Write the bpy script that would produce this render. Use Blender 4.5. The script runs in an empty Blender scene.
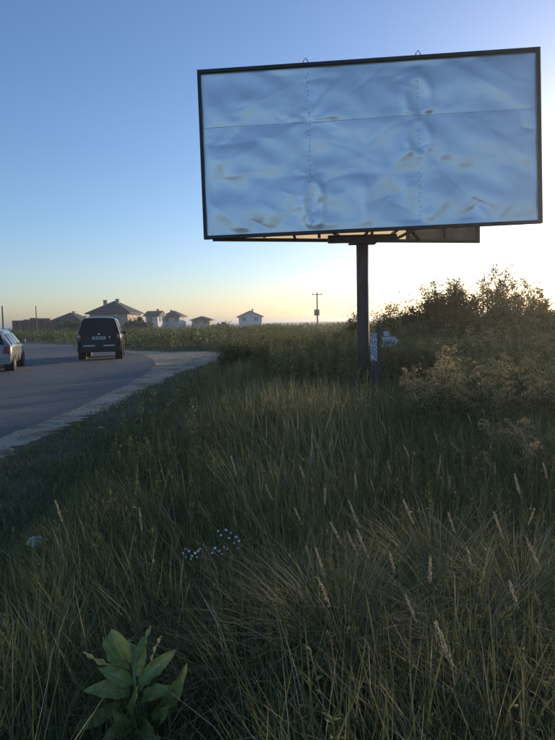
import bpy, bmesh, math, random
import numpy as np
from mathutils import Vector, Matrix

random.seed(7)
rng = np.random.default_rng(11)
R = math.radians
scn = bpy.context.scene
col = scn.collection

# ------------------------------------------------------------------ camera
F_PX, PW, PH, CAM_H = 590.0, 555.0, 740.0, 1.5
PITCH, ROLL = R(4.65), R(1.2)
fwd = np.array([0, math.cos(PITCH), -math.sin(PITCH)])
rt0 = np.array([1.0, 0, 0]); up0 = np.cross(rt0, fwd)
rt = math.cos(ROLL) * rt0 - math.sin(ROLL) * up0
up = math.sin(ROLL) * rt0 + math.cos(ROLL) * up0
cam_o = np.array([0, 0, CAM_H])
cd = bpy.data.cameras.new('camera'); cam = bpy.data.objects.new('camera', cd); col.objects.link(cam)
cd.sensor_fit = 'VERTICAL'; cd.sensor_height = 24.0; cd.lens = 24.0 * F_PX / PH
cd.clip_start = 0.05; cd.clip_end = 6000
cam.matrix_world = Matrix(((rt[0], up[0], -fwd[0], 0), (rt[1], up[1], -fwd[1], 0), (rt[2], up[2], -fwd[2], CAM_H), (0, 0, 0, 1)))
scn.camera = cam

# ------------------------------------------------------------------ sky and sun
SUN_AZ, SUN_EL = R(37), R(7.0)      # azimuth to the right of the view, elevation
w = bpy.data.worlds.new('World'); scn.world = w; w.use_nodes = True
nt = w.node_tree; bg = nt.nodes['Background']
sky = nt.nodes.new('ShaderNodeTexSky'); sky.sky_type = 'NISHITA'; sky.sun_disc = False
sky.sun_elevation = SUN_EL; sky.sun_rotation = SUN_AZ
sky.altitude = 100; sky.air_density = 0.95; sky.dust_density = 0.7; sky.ozone_density = 3.4
wb = nt.nodes.new('ShaderNodeMix'); wb.data_type = 'RGBA'; wb.blend_type = 'MULTIPLY'; wb.inputs[0].default_value = 1.0; wb.inputs[7].default_value = (1.08, .96, .99, 1)   # white balance of the whole sky
nt.links.new(sky.outputs[0], wb.inputs[6]); nt.links.new(wb.outputs[2], bg.inputs['Color']); bg.inputs['Strength'].default_value = 0.15
sd = bpy.data.lights.new('sun', 'SUN'); sun = bpy.data.objects.new('sun', sd); col.objects.link(sun)
sd.energy = 2.6; sd.angle = R(0.5); sd.color = (1.0, 0.78, 0.52)
sdir = Vector((math.sin(SUN_AZ) * math.cos(SUN_EL), math.cos(SUN_AZ) * math.cos(SUN_EL), math.sin(SUN_EL)))
sun.rotation_euler = sdir.to_track_quat('Z', 'Y').to_euler()
vs = scn.view_settings; vs.view_transform = 'Standard'; vs.look = 'None'; vs.gamma = 1.0; vs.exposure = 0.72
vs.use_curve_mapping = False
scn.cycles.max_bounces = 6; scn.cycles.diffuse_bounces = 3; scn.cycles.glossy_bounces = 3; scn.cycles.transmission_bounces = 3

# ------------------------------------------------------------------ helpers
def ray(px, py):
    return rt * (px - PW / 2) + up * (PH / 2 - py) + fwd * F_PX
def at(px, py, Y):                 # the point of that sight line at distance Y
    d = ray(px, py); return cam_o + d * (Y / d[1])
def atz(px, py, z=0.0):            # the point of that sight line at height z
    d = ray(px, py); return cam_o + d * ((z - CAM_H) / d[2])

def mesh_obj(name, verts, faces, mat=None, parent=None, smooth=False):
    me = bpy.data.meshes.new(name); me.from_pydata([tuple(v) for v in verts], [], faces); me.validate(); me.update()
    o = bpy.data.objects.new(name, me); col.objects.link(o)
    if mat: me.materials.append(mat)
    if parent: o.parent = parent
    if smooth:
        for p in me.polygons: p.use_smooth = True
    return o
def bm_obj(name, bm, mat=None, parent=None, smooth=False):
    bmesh.ops.recalc_face_normals(bm, faces=bm.faces)
    me = bpy.data.meshes.new(name); bm.to_mesh(me); bm.free()
    o = bpy.data.objects.new(name, me); col.objects.link(o)
    if mat: me.materials.append(mat)
    if parent: o.parent = parent
    if smooth:
        for p in me.polygons: p.use_smooth = True
    return o
def empty(name, loc=(0, 0, 0), rz=0):
    o = bpy.data.objects.new(name, None); col.objects.link(o); o.location = loc; o.rotation_euler = (0, 0, rz); o.empty_display_size = .2
    return o
def tag(o, label=None, cat=None, group=None, kind=None):
    if label: o['label'] = label
    if cat: o['category'] = cat
    if group: o['group'] = group
    if kind: o['kind'] = kind
    return o
def box(bm, c, s, rot=None, bevel=0):
    r = bmesh.ops.create_cube(bm, size=1)
    M = Matrix.Translation(Vector(c)) @ (rot.to_4x4() if rot else Matrix.Identity(4)) @ Matrix.Diagonal((s[0], s[1], s[2], 1))
    bmesh.ops.transform(bm, matrix=M, verts=r['verts'])
    if bevel:
        es = list({e for v in r['verts'] for e in v.link_edges})
        bmesh.ops.bevel(bm, geom=es, offset=bevel, segments=2, affect='EDGES', profile=.6)
def bar(bm, a, b, wd, dp=None, upv=(0, 0, 1)):      # square bar from a to b
    a, b = Vector(a), Vector(b); d = b - a; L = d.length; z = d.normalized()
    x = Vector(upv).cross(z)
    if x.length < 1e-4: x = Vector((1, 0, 0))
    x.normalize(); y = z.cross(x)
    M = Matrix((x, y, z)).transposed()
    box(bm, (a + b) / 2, (wd, dp or wd, L), M)
def tube(bm, pts, radii, n=6, cap=True):
    pts = [Vector(p) for p in pts]; rings = []
    for i, p in enumerate(pts):
        d = (pts[min(i + 1, len(pts) - 1)] - pts[max(i - 1, 0)]).normalized()
        x = d.cross(Vector((0.13, 0.9, 0.31)))
        if x.length < 1e-3: x = d.cross(Vector((1, 0, 0)))
        x.normalize(); y = d.cross(x); r = radii[i] if hasattr(radii, '__len__') else radii
        rings.append([bm.verts.new(p + (x * math.cos(2 * math.pi * k / n) + y * math.sin(2 * math.pi * k / n)) * r) for k in range(n)])
    for a, b in zip(rings, rings[1:]):
        for k in range(n): bm.faces.new((a[k], a[(k + 1) % n], b[(k + 1) % n], b[k]))
    if cap and n > 2:
        bm.faces.new(rings[0][::-1]); bm.faces.new(rings[-1])
def poly_prism(bm, pts, off):      # planar polygon pushed by vector off
    off = Vector(off); a = [bm.verts.new(Vector(p)) for p in pts]; b = [bm.verts.new(Vector(p) + off) for p in pts]
    bm.faces.new(a); bm.faces.new(b[::-1]); n = len(a)
    for k in range(n): bm.faces.new((a[k], b[k], b[(k + 1) % n], a[(k + 1) % n]))

def npmesh(name, V, quads, mat, parent=None, hue=None):
    me = bpy.data.meshes.new(name); nV, nF = len(V), len(quads)
    me.vertices.add(nV); me.vertices.foreach_set('co', np.ascontiguousarray(V, dtype=np.float32).ravel())
    me.loops.add(nF * 4); me.loops.foreach_set('vertex_index', np.ascontiguousarray(quads, dtype=np.int32).ravel())
    me.polygons.add(nF); me.polygons.foreach_set('loop_start', np.arange(nF, dtype=np.int32) * 4)
    me.polygons.foreach_set('loop_total', np.full(nF, 4, dtype=np.int32))
    if hue is not None:
        a = me.attributes.new('hue', 'FLOAT', 'POINT'); a.data.foreach_set('value', np.ascontiguousarray(hue, dtype=np.float32))
    me.update(calc_edges=True); me.validate()
    o = bpy.data.objects.new(name, me); col.objects.link(o); me.materials.append(mat)
    if parent: o.parent = parent
    return o
def blade_arrays(pos, L, wd, az, a0, a1, hue, seg=3, face=None):
    """arching ribbons: a0/a1 angle from the vertical at foot and tip"""
    N = len(pos); t = np.linspace(0, 1, seg + 1)
    ang = a0[:, None] + (a1 - a0)[:, None] * ((t[:-1] + t[1:]) / 2)[None] ** 1.3
    ds = L[:, None] / seg
    r = np.concatenate([np.zeros((N, 1)), np.cumsum(np.sin(ang) * ds, 1)], 1)
    z = np.concatenate([np.zeros((N, 1)), np.cumsum(np.cos(ang) * ds, 1)], 1)
    C = np.stack([pos[:, 0:1] + r * np.cos(az)[:, None], pos[:, 1:2] + r * np.sin(az)[:, None], pos[:, 2:3] + z], -1)
    f = az + np.pi / 2 if face is None else face
    S = np.stack([np.cos(f), np.sin(f), np.zeros(N)], -1)[:, None, :]
    prof = np.interp(t, [0, .35, .75, 1], [.8, 1, .7, .08])[None, :, None] * wd[:, None, None] * .5
    V = np.stack([C - S * prof, C + S * prof], 2).reshape(N, -1, 3)
    k = 2 * (seg + 1)
    q = np.array([[2 * i, 2 * i + 1, 2 * i + 3, 2 * i + 2] for i in range(seg)])
    Q = (np.arange(N)[:, None, None] * k + q[None]).reshape(-1, 4)
    return V.reshape(-1, 3), Q, np.repeat(hue, k)
def leaf_arrays(c, d, s, L, wd, hue):
    """rhombic leaves from c along d, half width along s"""
    up_ = np.cross(d, s); a = c; m = c + d * (L * .45)[:, None]; tip = c + d * L[:, None] - up_ * (L * .06)[:, None]
    V = np.stack([a, m + s * (wd * .5)[:, None] + up_ * (wd * .15)[:, None], tip, m - s * (wd * .5)[:, None] + up_ * (wd * .15)[:, None]], 1)
    Q = (np.arange(len(c))[:, None] * 4 + np.arange(4)[None])
    return V.reshape(-1, 3), Q, np.repeat(hue, 4)
def merge(parts):
    V, Q, Hh, n = [], [], [], 0
    for v, q, h in parts:
        V.append(v); Q.append(q + n); Hh.append(h); n += len(v)
    return np.concatenate(V), np.concatenate(Q), np.concatenate(Hh)
def unit(v): return v / np.maximum(np.linalg.norm(v, axis=-1, keepdims=True), 1e-9)
def rand_dirs(n):
    return unit(rng.normal(size=(n, 3)))
def patch_noise(x, y, s=1.0, seed=0):
    r = np.random.default_rng(seed); out = 0
    for k in range(7):
        a = r.uniform(0, 6.28); f = s * r.uniform(.5, 2.6); out = out + np.sin((x * math.cos(a) + y * math.sin(a)) * f + r.uniform(0, 6.28)) / 7 ** .5
    return out * .7

# ------------------------------------------------------------------ materials
def mat(name): 
    m = bpy.data.materials.new(name); m.use_nodes = True; return m
def nd(m, t, **kw):
    n = m.node_tree.nodes.new(t)
    for k, v in kw.items(): setattr(n, k, v)
    return n
def lk(m, a, b): m.node_tree.links.new(a, b)
def bsdf(m): return m.node_tree.nodes['Principled BSDF']
def ramp(m, stops, src):
    n = nd(m, 'ShaderNodeValToRGB'); e = n.color_ramp.elements
    while len(e) < len(stops): e.new(.5)
    for el, (p, c) in zip(e, stops): el.position = p; el.color = (*c, 1)
    lk(m, src, n.inputs[0]); return n
def noise(m, scale, detail=4, coord='Object', rough=.55, vec_scale=None):
    tc = nd(m, 'ShaderNodeTexCoord'); n = nd(m, 'ShaderNodeTexNoise'); n.inputs['Scale'].default_value = scale
    n.inputs['Detail'].default_value = detail; n.inputs['Roughness'].default_value = rough
    if vec_scale:
        mp = nd(m, 'ShaderNodeMapping'); mp.inputs['Scale'].default_value = vec_scale
        lk(m, tc.outputs[coord], mp.inputs[0]); lk(m, mp.outputs[0], n.inputs['Vector'])
    else: lk(m, tc.outputs[coord], n.inputs['Vector'])
    return n
def surf(name, c1, c2, scale=8, rough=.7, metal=0, bump=0, detail=5, spec=.5, vec_scale=None, lo=.35, hi=.65):
    m = mat(name); b = bsdf(m); n = noise(m, scale, detail, vec_scale=vec_scale)
    r = ramp(m, [(lo, c1), (hi, c2)], n.outputs[0]); lk(m, r.outputs[0], b.inputs['Base Color'])
    b.inputs['Roughness'].default_value = rough; b.inputs['Metallic'].default_value = metal
    b.inputs['Specular IOR Level'].default_value = spec
    if bump:
        bp = nd(m, 'ShaderNodeBump'); bp.inputs['Strength'].default_value = bump; bp.inputs['Distance'].default_value = .02
        n2 = noise(m, scale * 6, 4); lk(m, n2.outputs[0], bp.inputs['Height']); lk(m, bp.outputs[0], b.inputs['Normal'])
    return m
def foliage(name, stops, trans=.35, rough=.65):
    m = mat(name); b = bsdf(m); at_ = nd(m, 'ShaderNodeAttribute', attribute_name='hue')
    r = ramp(m, stops, at_.outputs['Fac']); lk(m, r.outputs[0], b.inputs['Base Color'])
    b.inputs['Roughness'].default_value = rough; b.inputs['Specular IOR Level'].default_value = .25
    tr = nd(m, 'ShaderNodeBsdfTranslucent'); lk(m, r.outputs[0], tr.inputs['Color'])
    mx = nd(m, 'ShaderNodeMixShader'); mx.inputs[0].default_value = trans
    lk(m, b.outputs[0], mx.inputs[1]); lk(m, tr.outputs[0], mx.inputs[2])
    lk(m, mx.outputs[0], m.node_tree.nodes['Material Output'].inputs['Surface'])
    return m
def glass(name, c=(.02, .025, .03), rough=.06, spec=.6):
    m = mat(name); b = bsdf(m); b.inputs['Base Color'].default_value = (*c, 1); b.inputs['Roughness'].default_value = rough
    b.inputs['Specular IOR Level'].default_value = spec
    return m
M = {}
M['soil'] = surf('soil', (.05, .042, .024), (.1, .082, .048), 1.3, .95, bump=.6)
M['asphalt'] = surf('asphalt', (.07, .074, .078), (.095, .098, .1), .7, .78, bump=.35)
m = M['gravel'] = mat('gravel'); b = bsdf(m); b.inputs['Roughness'].default_value = .95; b.inputs['Specular IOR Level'].default_value = .2
na, nb_ = noise(m, 1.1, 8, rough=.7), noise(m, 28, 4, rough=.7)
ra_ = ramp(m, [(.36, (.2, .155, .1)), (.5, (.48, .405, .29)), (.7, (.6, .52, .39))], na.outputs[0]); rb_ = ramp(m, [(.3, (.45, .45, .45)), (.65, (1, 1, 1))], nb_.outputs[0])
mg = nd(m, 'ShaderNodeMix', data_type='RGBA', blend_type='MULTIPLY'); mg.inputs[0].default_value = .8; lk(m, ra_.outputs[0], mg.inputs[6]); lk(m, rb_.outputs[0], mg.inputs[7]); lk(m, mg.outputs[2], b.inputs['Base Color'])
bp = nd(m, 'ShaderNodeBump'); bp.inputs['Strength'].default_value = .7; bp.inputs['Distance'].default_value = .02; lk(m, nb_.outputs[0], bp.inputs['Height']); lk(m, bp.outputs[0], b.inputs['Normal'])
M['grass'] = foliage('grass', [(0, (.1, .112, .04)), (.35, (.18, .185, .07)), (.62, (.25, .235, .11)), (.8, (.37, .31, .185)), (1, (.58, .5, .36))])
M['weed'] = foliage('weed', [(0, (.075, .1, .03)), (.5, (.165, .175, .06)), (.85, (.26, .22, .1)), (1, (.42, .35, .21))], .3)
M['bush'] = foliage('bush', [(0, (.05, .06, .02)), (.5, (.095, .105, .034)), (1, (.16, .145, .05))], .45)
M['bark'] = surf('bark', (.03, .024, .018), (.075, .06, .045), 9, .9, bump=.5)
M['straw'] = foliage('straw', [(0, (.14, .12, .06)), (.5, (.32, .27, .17)), (1, (.62, .56, .43))], .3)
M['plume'] = foliage('plume', [(0, (.15, .13, .055)), (.5, (.34, .27, .13)), (1, (.56, .45, .26))], .35)
M['steel'] = surf('painted_steel', (.018, .018, .019), (.035, .032, .03), 6, .55, .0, bump=.1)
M['pole'] = surf('pole_steel', (.03, .026, .024), (.065, .05, .042), 4, .6, .0, bump=.2, vec_scale=(4, 4, .8))

# ------------------------------------------------------------------ ground, road, shoulder
def smooth_line(pts, n=10, it=2):
    p = np.array(pts, float)
    for _ in range(it):
        q = [p[0]]
        for a, b in zip(p, p[1:]): q += [a * .75 + b * .25, a * .25 + b * .75]
        q.append(p[-1]); p = np.array(q)
    return p
edge_px = [(0, 437), (60, 416), (120, 389), (146, 373), (157, 364), (151, 357.5), (130, 352.3), (75, 345.6), (20, 342.4)]
edge = [atz(*p)[:2] for p in edge_px]
edge = [np.array((edge[0][0] - 1.0, -40)), np.array((edge[0][0] - .15, -2))] + edge
edge += [edge[-1] + (edge[-1] - edge[-2]) * 1.2, edge[-1] + (edge[-1] - edge[-2]) * 4]
edge = smooth_line(edge)
outer_px = [(0, 460), (60, 431), (110, 404), (150, 386), (190, 369), (226, 358), (232, 354), (205, 351.2), (150, 352.2), (110, 349)]
outer = [atz(*p)[:2] for p in outer_px]
outer = [np.array((outer[0][0] - .9, -40)), np.array((outer[0][0] - .1, -2))] + outer
outer += [edge[-3] + np.array((.9, .9)), edge[-1] + np.array((1.2, 1.2))]
outer = smooth_line(outer)
def resample(p, step):
    d = np.r_[0, np.cumsum(np.linalg.norm(np.diff(p, axis=0), axis=1))]; s = np.arange(0, d[-1], step)
    return np.stack([np.interp(s, d, p[:, 0]), np.interp(s, d, p[:, 1])], 1)
def normals2(p):
    t = np.gradient(p, axis=0); t = t / np.linalg.norm(t, axis=1, keepdims=True); return np.stack([t[:, 1], -t[:, 0]], 1)
def strip(name, A, B, z, cols, m):          # ribbon of quads between two polylines of equal length
    V = []; n = len(A)
    for i in range(n):
        for c in np.linspace(0, 1, cols + 1): q = A[i] * (1 - c) + B[i] * c; V.append((q[0], q[1], z(q[0], q[1], c)))
    Q = [(i * (cols + 1) + k, (i + 1) * (cols + 1) + k, (i + 1) * (cols + 1) + k + 1, i * (cols + 1) + k + 1) for i in range(n - 1) for k in range(cols)]
    return mesh_obj(name, V, Q, m, smooth=True)
er = resample(edge, .06); nr = normals2(er)
frag = .05 * patch_noise(er[:, 0], er[:, 1], 1.7, 3) + .04 * patch_noise(er[:, 0], er[:, 1], 19, 4) + rng.normal(0, .008, len(er))
er = er + nr * frag[:, None]
eb = resample(edge, .12); nb = normals2(smooth_line(eb, it=0)); 
left = resample(edge, .06); left = left - normals2(left) * 8.2
road = tag(strip('road', er, left, lambda x, y, c: .006 + .05 * math.sin(math.pi * c), 6, M['asphalt']), kind='structure')
# shoulder: a sheet reaching under the asphalt
ou = resample(outer, .05); on = normals2(ou)
ou = ou + on * (.2 * patch_noise(ou[:, 0], ou[:, 1], 1.3, 8) + .12 * patch_noise(ou[:, 0], ou[:, 1], 9, 9) + .04 * patch_noise(ou[:, 0], ou[:, 1], 19, 19) + rng.normal(0, .008, len(ou)))[:, None]
def nearest(p, line): return line[np.argmin(((line - p) ** 2).sum(1))]
inner = np.array([nearest(p, edge) for p in ou]); dv = inner - ou
inner = inner + dv / np.linalg.norm(dv, axis=1, keepdims=True) * .5
shoulder = tag(strip('gravel_shoulder', ou, inner, lambda x, y, c: .002 + .002 * (1 - abs(2 * c - 1)) + .0006 * math.sin(x * 3.1 + y * 5.3), 3, M['gravel']), kind='structure')

pb_c = er[(er[:, 1] > 3) & (er[:, 1] < 26)]
npb = 1500; ii = rng.integers(0, len(pb_c), npb); base_ = pb_c[ii]; tgt = np.array([nearest(p, ou) for p in base_]); kk = rng.beta(1.2, 1.2, npb) * 1.12 - .02
pp = base_ * (1 - kk[:, None]) + tgt * kk[:, None] + rng.normal(0, .05, (npb, 2)); rs = rng.gamma(2.0, .004, npb) + .004
oc = np.array([(1, 0, 0), (0, 1, 0), (-1, 0, 0), (0, -1, 0), (0, 0, .7), (0, 0, -.3)], float); jit = 1 + rng.uniform(-.35, .35, (npb, 6, 1))
PV = oc[None] * jit * rs[:, None, None]; an_ = rng.uniform(0, 6.28, npb); ca, sa = np.cos(an_)[:, None], np.sin(an_)[:, None]
PV = np.stack([PV[..., 0] * ca - PV[..., 1] * sa + pp[:, 0:1], PV[..., 0] * sa + PV[..., 1] * ca + pp[:, 1:2], PV[..., 2] + .004 + 0 * ca], -1)
pf = [(0, 1, 4), (1, 2, 4), (2, 3, 4), (3, 0, 4)]
pebbles = mesh_obj('loose_gravel', PV.reshape(-1, 3), [tuple(6 * i + k for k in f) for i in range(npb) for f in pf], surf('pebble', (.22, .19, .15), (.46, .41, .33), 3, .9))
tag(pebbles, 'loose pale gravel and crumbs along the broken road edge', 'gravel', kind='stuff')
# signed side of the shoulder edge, for keeping plants off the road
def on_grass(x, y, margin=0.0):
    P = np.stack([x, y], 1); out = np.empty(len(x)); os_ = resample(outer, .4); ns_ = normals2(os_)
    for i in range(0, len(P), 4000):
        d = P[i:i + 4000, None, :] - os_[None]; k = np.argmin((d ** 2).sum(-1), 1)
        out[i:i + 4000] = (d[np.arange(len(k)), k] * ns_[k]).sum(-1)
    return out          # > 0 on the grass side, metres from the edge
# ground sheet, finer near the camera, reaching the horizon
gx = np.unique(np.r_[np.linspace(-3000, -60, 16), np.linspace(-60, 60, 61), np.linspace(60, 3000, 16)])
gy = np.unique(np.r_[np.linspace(-3000, -10, 14), np.linspace(-10, 90, 71), np.linspace(90, 4000, 18)])
XX, YY = np.meshgrid(gx, gy); zz = -.004 + 0 * XX
gv = np.stack([XX.ravel(), YY.ravel(), zz.ravel()], 1); nx = len(gx)
gq = np.array([(j * nx + i, j * nx + i + 1, (j + 1) * nx + i + 1, (j + 1) * nx + i) for j in range(len(gy) - 1) for i in range(nx - 1)])
ground = npmesh('ground', gv, gq, M['soil']); tag(ground, kind='structure')

# ------------------------------------------------------------------ billboard
m = M['vinyl'] = mat('vinyl'); b = bsdf(m)
n1 = noise(m, 1.2, 6); n2 = noise(m, 9, 5)
r1 = ramp(m, [(.3, (.8, .81, .83)), (.6, (.88, .88, .89))], n1.outputs[0])
r2 = ramp(m, [(.62, (1, 1, 1)), (.8, (.72, .71, .68))], n2.outputs[0])
mx = nd(m, 'ShaderNodeMix', data_type='RGBA', blend_type='MULTIPLY'); mx.inputs[0].default_value = .5
lk(m, r1.outputs[0], mx.inputs[6]); lk(m, r2.outputs[0], mx.inputs[7]); lk(m, mx.outputs[2], b.inputs['Base Color'])
b.inputs['Roughness'].default_value = .28; b.inputs['Metallic'].default_value = .52; b.inputs['Specular IOR Level'].default_value = .6
tr = nd(m, 'ShaderNodeBsdfTranslucent'); tr.inputs['Color'].default_value = (.75, .68, .52, 1)
ms = nd(m, 'ShaderNodeMixShader'); ms.inputs[0].default_value = .0
lk(m, b.outputs[0], ms.inputs[1]); lk(m, tr.outputs[0], ms.inputs[2]); lk(m, ms.outputs[0], m.node_tree.nodes['Material Output'].inputs['Surface'])
M['rope'] = surf('rope', (.3, .31, .33), (.55, .55, .56), 20, .8)
M['seam'] = surf('seam', (.6, .61, .63), (.82, .83, .85), 4, .4, lo=.4, hi=.55)
M['sheet_metal'] = surf('grey_sheet_metal', (.1, .1, .1), (.17, .165, .16), 3, .55, .3)
M['rear_vinyl'] = foliage('rear_vinyl', [(0, (.78, .68, .48)), (1, (.78, .68, .48))], .7, .5)

BW, BH = 6.1, 3.06
bc = Vector((1.712, 10.967, 4.637)); bro = Matrix.Rotation(R(-3.9), 3, 'Z') @ Matrix.Rotation(R(-1.92), 3, 'X') @ Matrix.Rotation(R(-.95), 3, 'Y')
bb = empty('billboard', (1.66, 11.25, 0))
tag(bb, 'large blank billboard of wrinkled white vinyl in dark frame on single steel pole', 'billboard')
def L2(p): return bc + bro @ Vector(p) - bb.location            # panel coords (x right, y away, z up from its centre) to billboard coords
fw = .055
for (a, c_) in (((-BW / 2, 0, BH / 2 - fw / 2), (BW / 2, 0, BH / 2 - fw / 2)), ((-BW / 2, 0, -BH / 2 + fw / 2), (BW / 2, 0, -BH / 2 + fw / 2))):
    bm = bmesh.new(); bar(bm, L2(a), L2(c_), fw, .1, upv=bro @ Vector((0, 1, 0))); o = bm_obj('frame_rail', bm, M['steel'], bb)
for sx in (-1, 1):
    bm = bmesh.new(); bar(bm, L2((sx * (BW / 2 - fw / 2), 0, -BH / 2 + fw + .001)), L2((sx * (BW / 2 - fw / 2), 0, BH / 2 - fw - .001)), .1, fw, upv=bro @ Vector((1, 0, 0))); bm_obj('frame_stile', bm, M['steel'], bb)
# wrinkled sheet: x,z in panel coords mapped to u 0..6, v 0..3
NU, NV = 340, 170
uu = np.linspace(0, 6, NU); vv = np.linspace(0, 3, NV); U, V_ = np.meshgrid(uu, vv)
Dp = np.zeros_like(U)
def ridge(p0, p1, wd, amp, taper=True):
    global Dp
    p0 = np.array(p0); p1 = np.array(p1); d = p1 - p0; L = np.hypot(*d); d = d / L
    s = (U - p0[0]) * d[0] + (V_ - p0[1]) * d[1]; t = -(U - p0[0]) * d[1] + (V_ - p0[1]) * d[0]
    bend = .05 * np.sin(s / L * 3.1 + p0[0] * 5); t = t + bend
    k = np.clip(s / L, 0, 1); fade = np.sin(np.pi * k) ** .7 if taper else np.exp(-np.maximum(0, -s, s - L) ** 2 / wd ** 2)
    fade = np.where((s < 0) | (s > L), 0, fade) if taper else fade
    ww_ = wd * (.55 + .8 * k)
    Dp += amp * fade * (.72 * np.exp(-t ** 2 / (2 * (ww_ * 1.7) ** 2)) + .28 * np.exp(-np.sqrt(t ** 2 + .012 ** 2) / (ww_ * .7)))
def star(c, rad, amp, n, ph=0, sx=1.0):
    global Dp
    dx, dz = (U - c[0]) / sx, V_ - c[1]; r = np.hypot(dx, dz); a = np.arctan2(dz, dx)
    Dp += amp * np.sin(n * a + ph + 1.3 * np.sin(2 * a)) * (r / rad) * np.exp(1 - r / rad) * (1 - np.exp(-(r / .07) ** 2)) - amp * .8 * np.exp(-(r / (rad * .6)) ** 2)
def ring(c, rx, rz, wd, amp):
    global Dp
    r = np.hypot((U - c[0]) / rx, (V_ - c[1]) / rz); Dp += amp * np.exp(-((r - 1) * min(rx, rz) / wd) ** 2)
U1, U2 = 1.95, 3.92
for ux in (U1, U2):                                       # the sheet is pulled back along the two lacing lines
    Dp -= .028 * np.exp(-((U - ux) / .16) ** 2) * (.6 + .4 * np.sin(V_ * 5 + ux)); Dp += .0045 * patch_noise(U * .6, V_, 16, int(ux * 10)) * np.exp(-((U - ux) / .22) ** 2)
for vz, k in ((2.0, 1), (1.02, .5)): Dp -= .008 * k * np.exp(-((V_ - vz) / .06) ** 2)
Dp += .035 * np.sin(U * math.pi / 2 * 1.02) ** 2 * np.sin(V_ * math.pi / 3) * np.sin(V_ * 1.7 + U * .9)
star((U1, 2.05), .2, .006, 5, .4, 1.6); star((U2, 2.1), .2, .003, 4, 1.4, 1.1); star((U2, 1.42), .16, .005, 5, 2); star((U1, 1.02), .18, .005, 5, 2.2)
ring((U1 + .04, .5), .17, .42, .06, .05); ring((U2, 2.35), .22, .34, .08, .04); ring((U2, 1.6), .2, .28, .07, .03)
for a in [((0.02, .72), (.85, .02), .12, .055), ((.0, .62), (.5, .0), .08, -.02), ((.9, .55), (1.75, .2), .15, .05), ((.35, 1.12), (1.6, 1.22), .08, .035), ((.1, 2.2), (.8, 2.95), .16, .035), ((.55, 1.95), (1.35, 2.9), .14, .04),
          ((.2, 1.35), (1.9, 2.0), .12, .03), ((1.95, 2.0), (3.0, 2.3), .1, .035), ((1.95, 2.05), (2.7, 2.9), .12, .03), ((2.0, 1.05), (3.3, 1.4), .1, .03), ((2.1, .95), (3.85, 1.0), .07, -.028), ((2.2, .55), (3.0, .85), .12, .035),
          ((3.9, 1.4), (2.7, .6), .11, .04), ((3.9, 2.1), (2.9, 1.6), .12, .035), ((3.95, 2.1), (5.6, 2.3), .1, .02), ((4.0, 1.45), (5.95, 1.0), .12, .03), ((4.4, 2.95), (5.98, 1.85), .13, .055), ((4.9, 2.98), (5.98, 2.35), .1, .04),
          ((4.7, 1.9), (5.9, 1.15), .12, .045), ((5.98, 1.7), (5.72, 1.62), .025, -.03), ((4.0, .1), (4.6, .7), .1, .04), ((4.7, .02), (4.95, .45), .06, -.05), ((5.1, .02), (4.85, .4), .05, .04), ((3.95, .1), (3.35, .55), .1, -.06), ((2.9, .5), (3.7, .62), .1, -.05),
          ((5.2, .05), (5.7, .6), .1, .03), ((2.95, .02), (3.0, .8), .05, .02), ((1.2, .05), (1.7, .5), .08, -.03), ((.4, 2.5), (1.9, 2.4), .1, .02), ((4.3, .95), (5.3, .8), .08, -.02)]:
    ridge(*a)
for k in range(150):                                       # many slight creases
    c0 = np.array((rng.uniform(0, 6), rng.uniform(0, 3))); an = rng.uniform(-.5, .9) if rng.random() < .7 else rng.uniform(0, 3.1); ln = rng.uniform(.25, 1.1)
    ridge(c0, c0 + ln * np.array((math.cos(an), math.sin(an))), rng.uniform(.015, .05), rng.normal() * .008)
Dp += .006 * patch_noise(U, V_, 3.1, 21) + .0035 * patch_noise(U, V_, 9, 22)
Dp *= .5
Dp += .014 * patch_noise(U, V_ * 1.5, 2.6, 71) + .008 * patch_noise(U * .8, V_ * 1.6, 6.0, 72)
edge_k = np.minimum(np.minimum(U, 6 - U), np.minimum(V_, 3 - V_)); Dp *= np.clip(edge_k / .12, .12, 1)
sx_, sz_ = (BW - 2 * fw) / 6, (BH - 2 * fw) / 3
def sheet_pt(u, v, off=0.0):
    i = int(np.clip(round(u / 6 * (NU - 1)), 0, NU - 1)); j = int(np.clip(round(v / 3 * (NV - 1)), 0, NV - 1))
    return L2(((u - 3) * sx_, .012 - .9 * Dp[j, i] - off, (v - 1.5) * sz_))
B3 = np.array(bro); loc = np.stack([(U - 3) * sx_, .012 - .9 * Dp, (V_ - 1.5) * sz_], -1).reshape(-1, 3)
sv = loc @ B3.T + np.array(bc) - np.array(bb.location)
sq = np.array([(j * NU + i, j * NU + i + 1, (j + 1) * NU + i + 1, (j + 1) * NU + i) for j in range(NV - 1) for i in range(NU - 1)])
sheet = npmesh('vinyl_sheet', sv, sq, M['vinyl'], bb)
for p in sheet.data.polygons: p.use_smooth = True
tag(sheet, 'blank white vinyl sheet puckered along two lacing lines')
for ux in (U1, U2):                                       # lacing: short stitches of cord
    bm = bmesh.new(); v = .12
    while v < 2.9:
        if rng.random() < .88:
            dx = rng.normal() * .012
            tube(bm, [sheet_pt(ux - .012 + dx, v, .006), sheet_pt(ux + dx, v + .012, .013), sheet_pt(ux + .012 + dx, v + .02, .006)], .0035, 4)
        v += rng.uniform(.05, .1)
    tag(bm_obj('lacing', bm, M['rope'], sheet), kind='stuff')
for v0 in (2.0,):
    us = np.linspace(.01, 5.99, 240); V3 = []; 
    for u in us:
        for s in (-.5, .5): V3.append(sheet_pt(u, v0 + s * .009 + .006 * math.sin(u * 2), .0035))
    mesh_obj('seam', V3, [(2 * i, 2 * i + 2, 2 * i + 3, 2 * i + 1) for i in range(len(us) - 1)], M['seam'], sheet)
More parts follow.
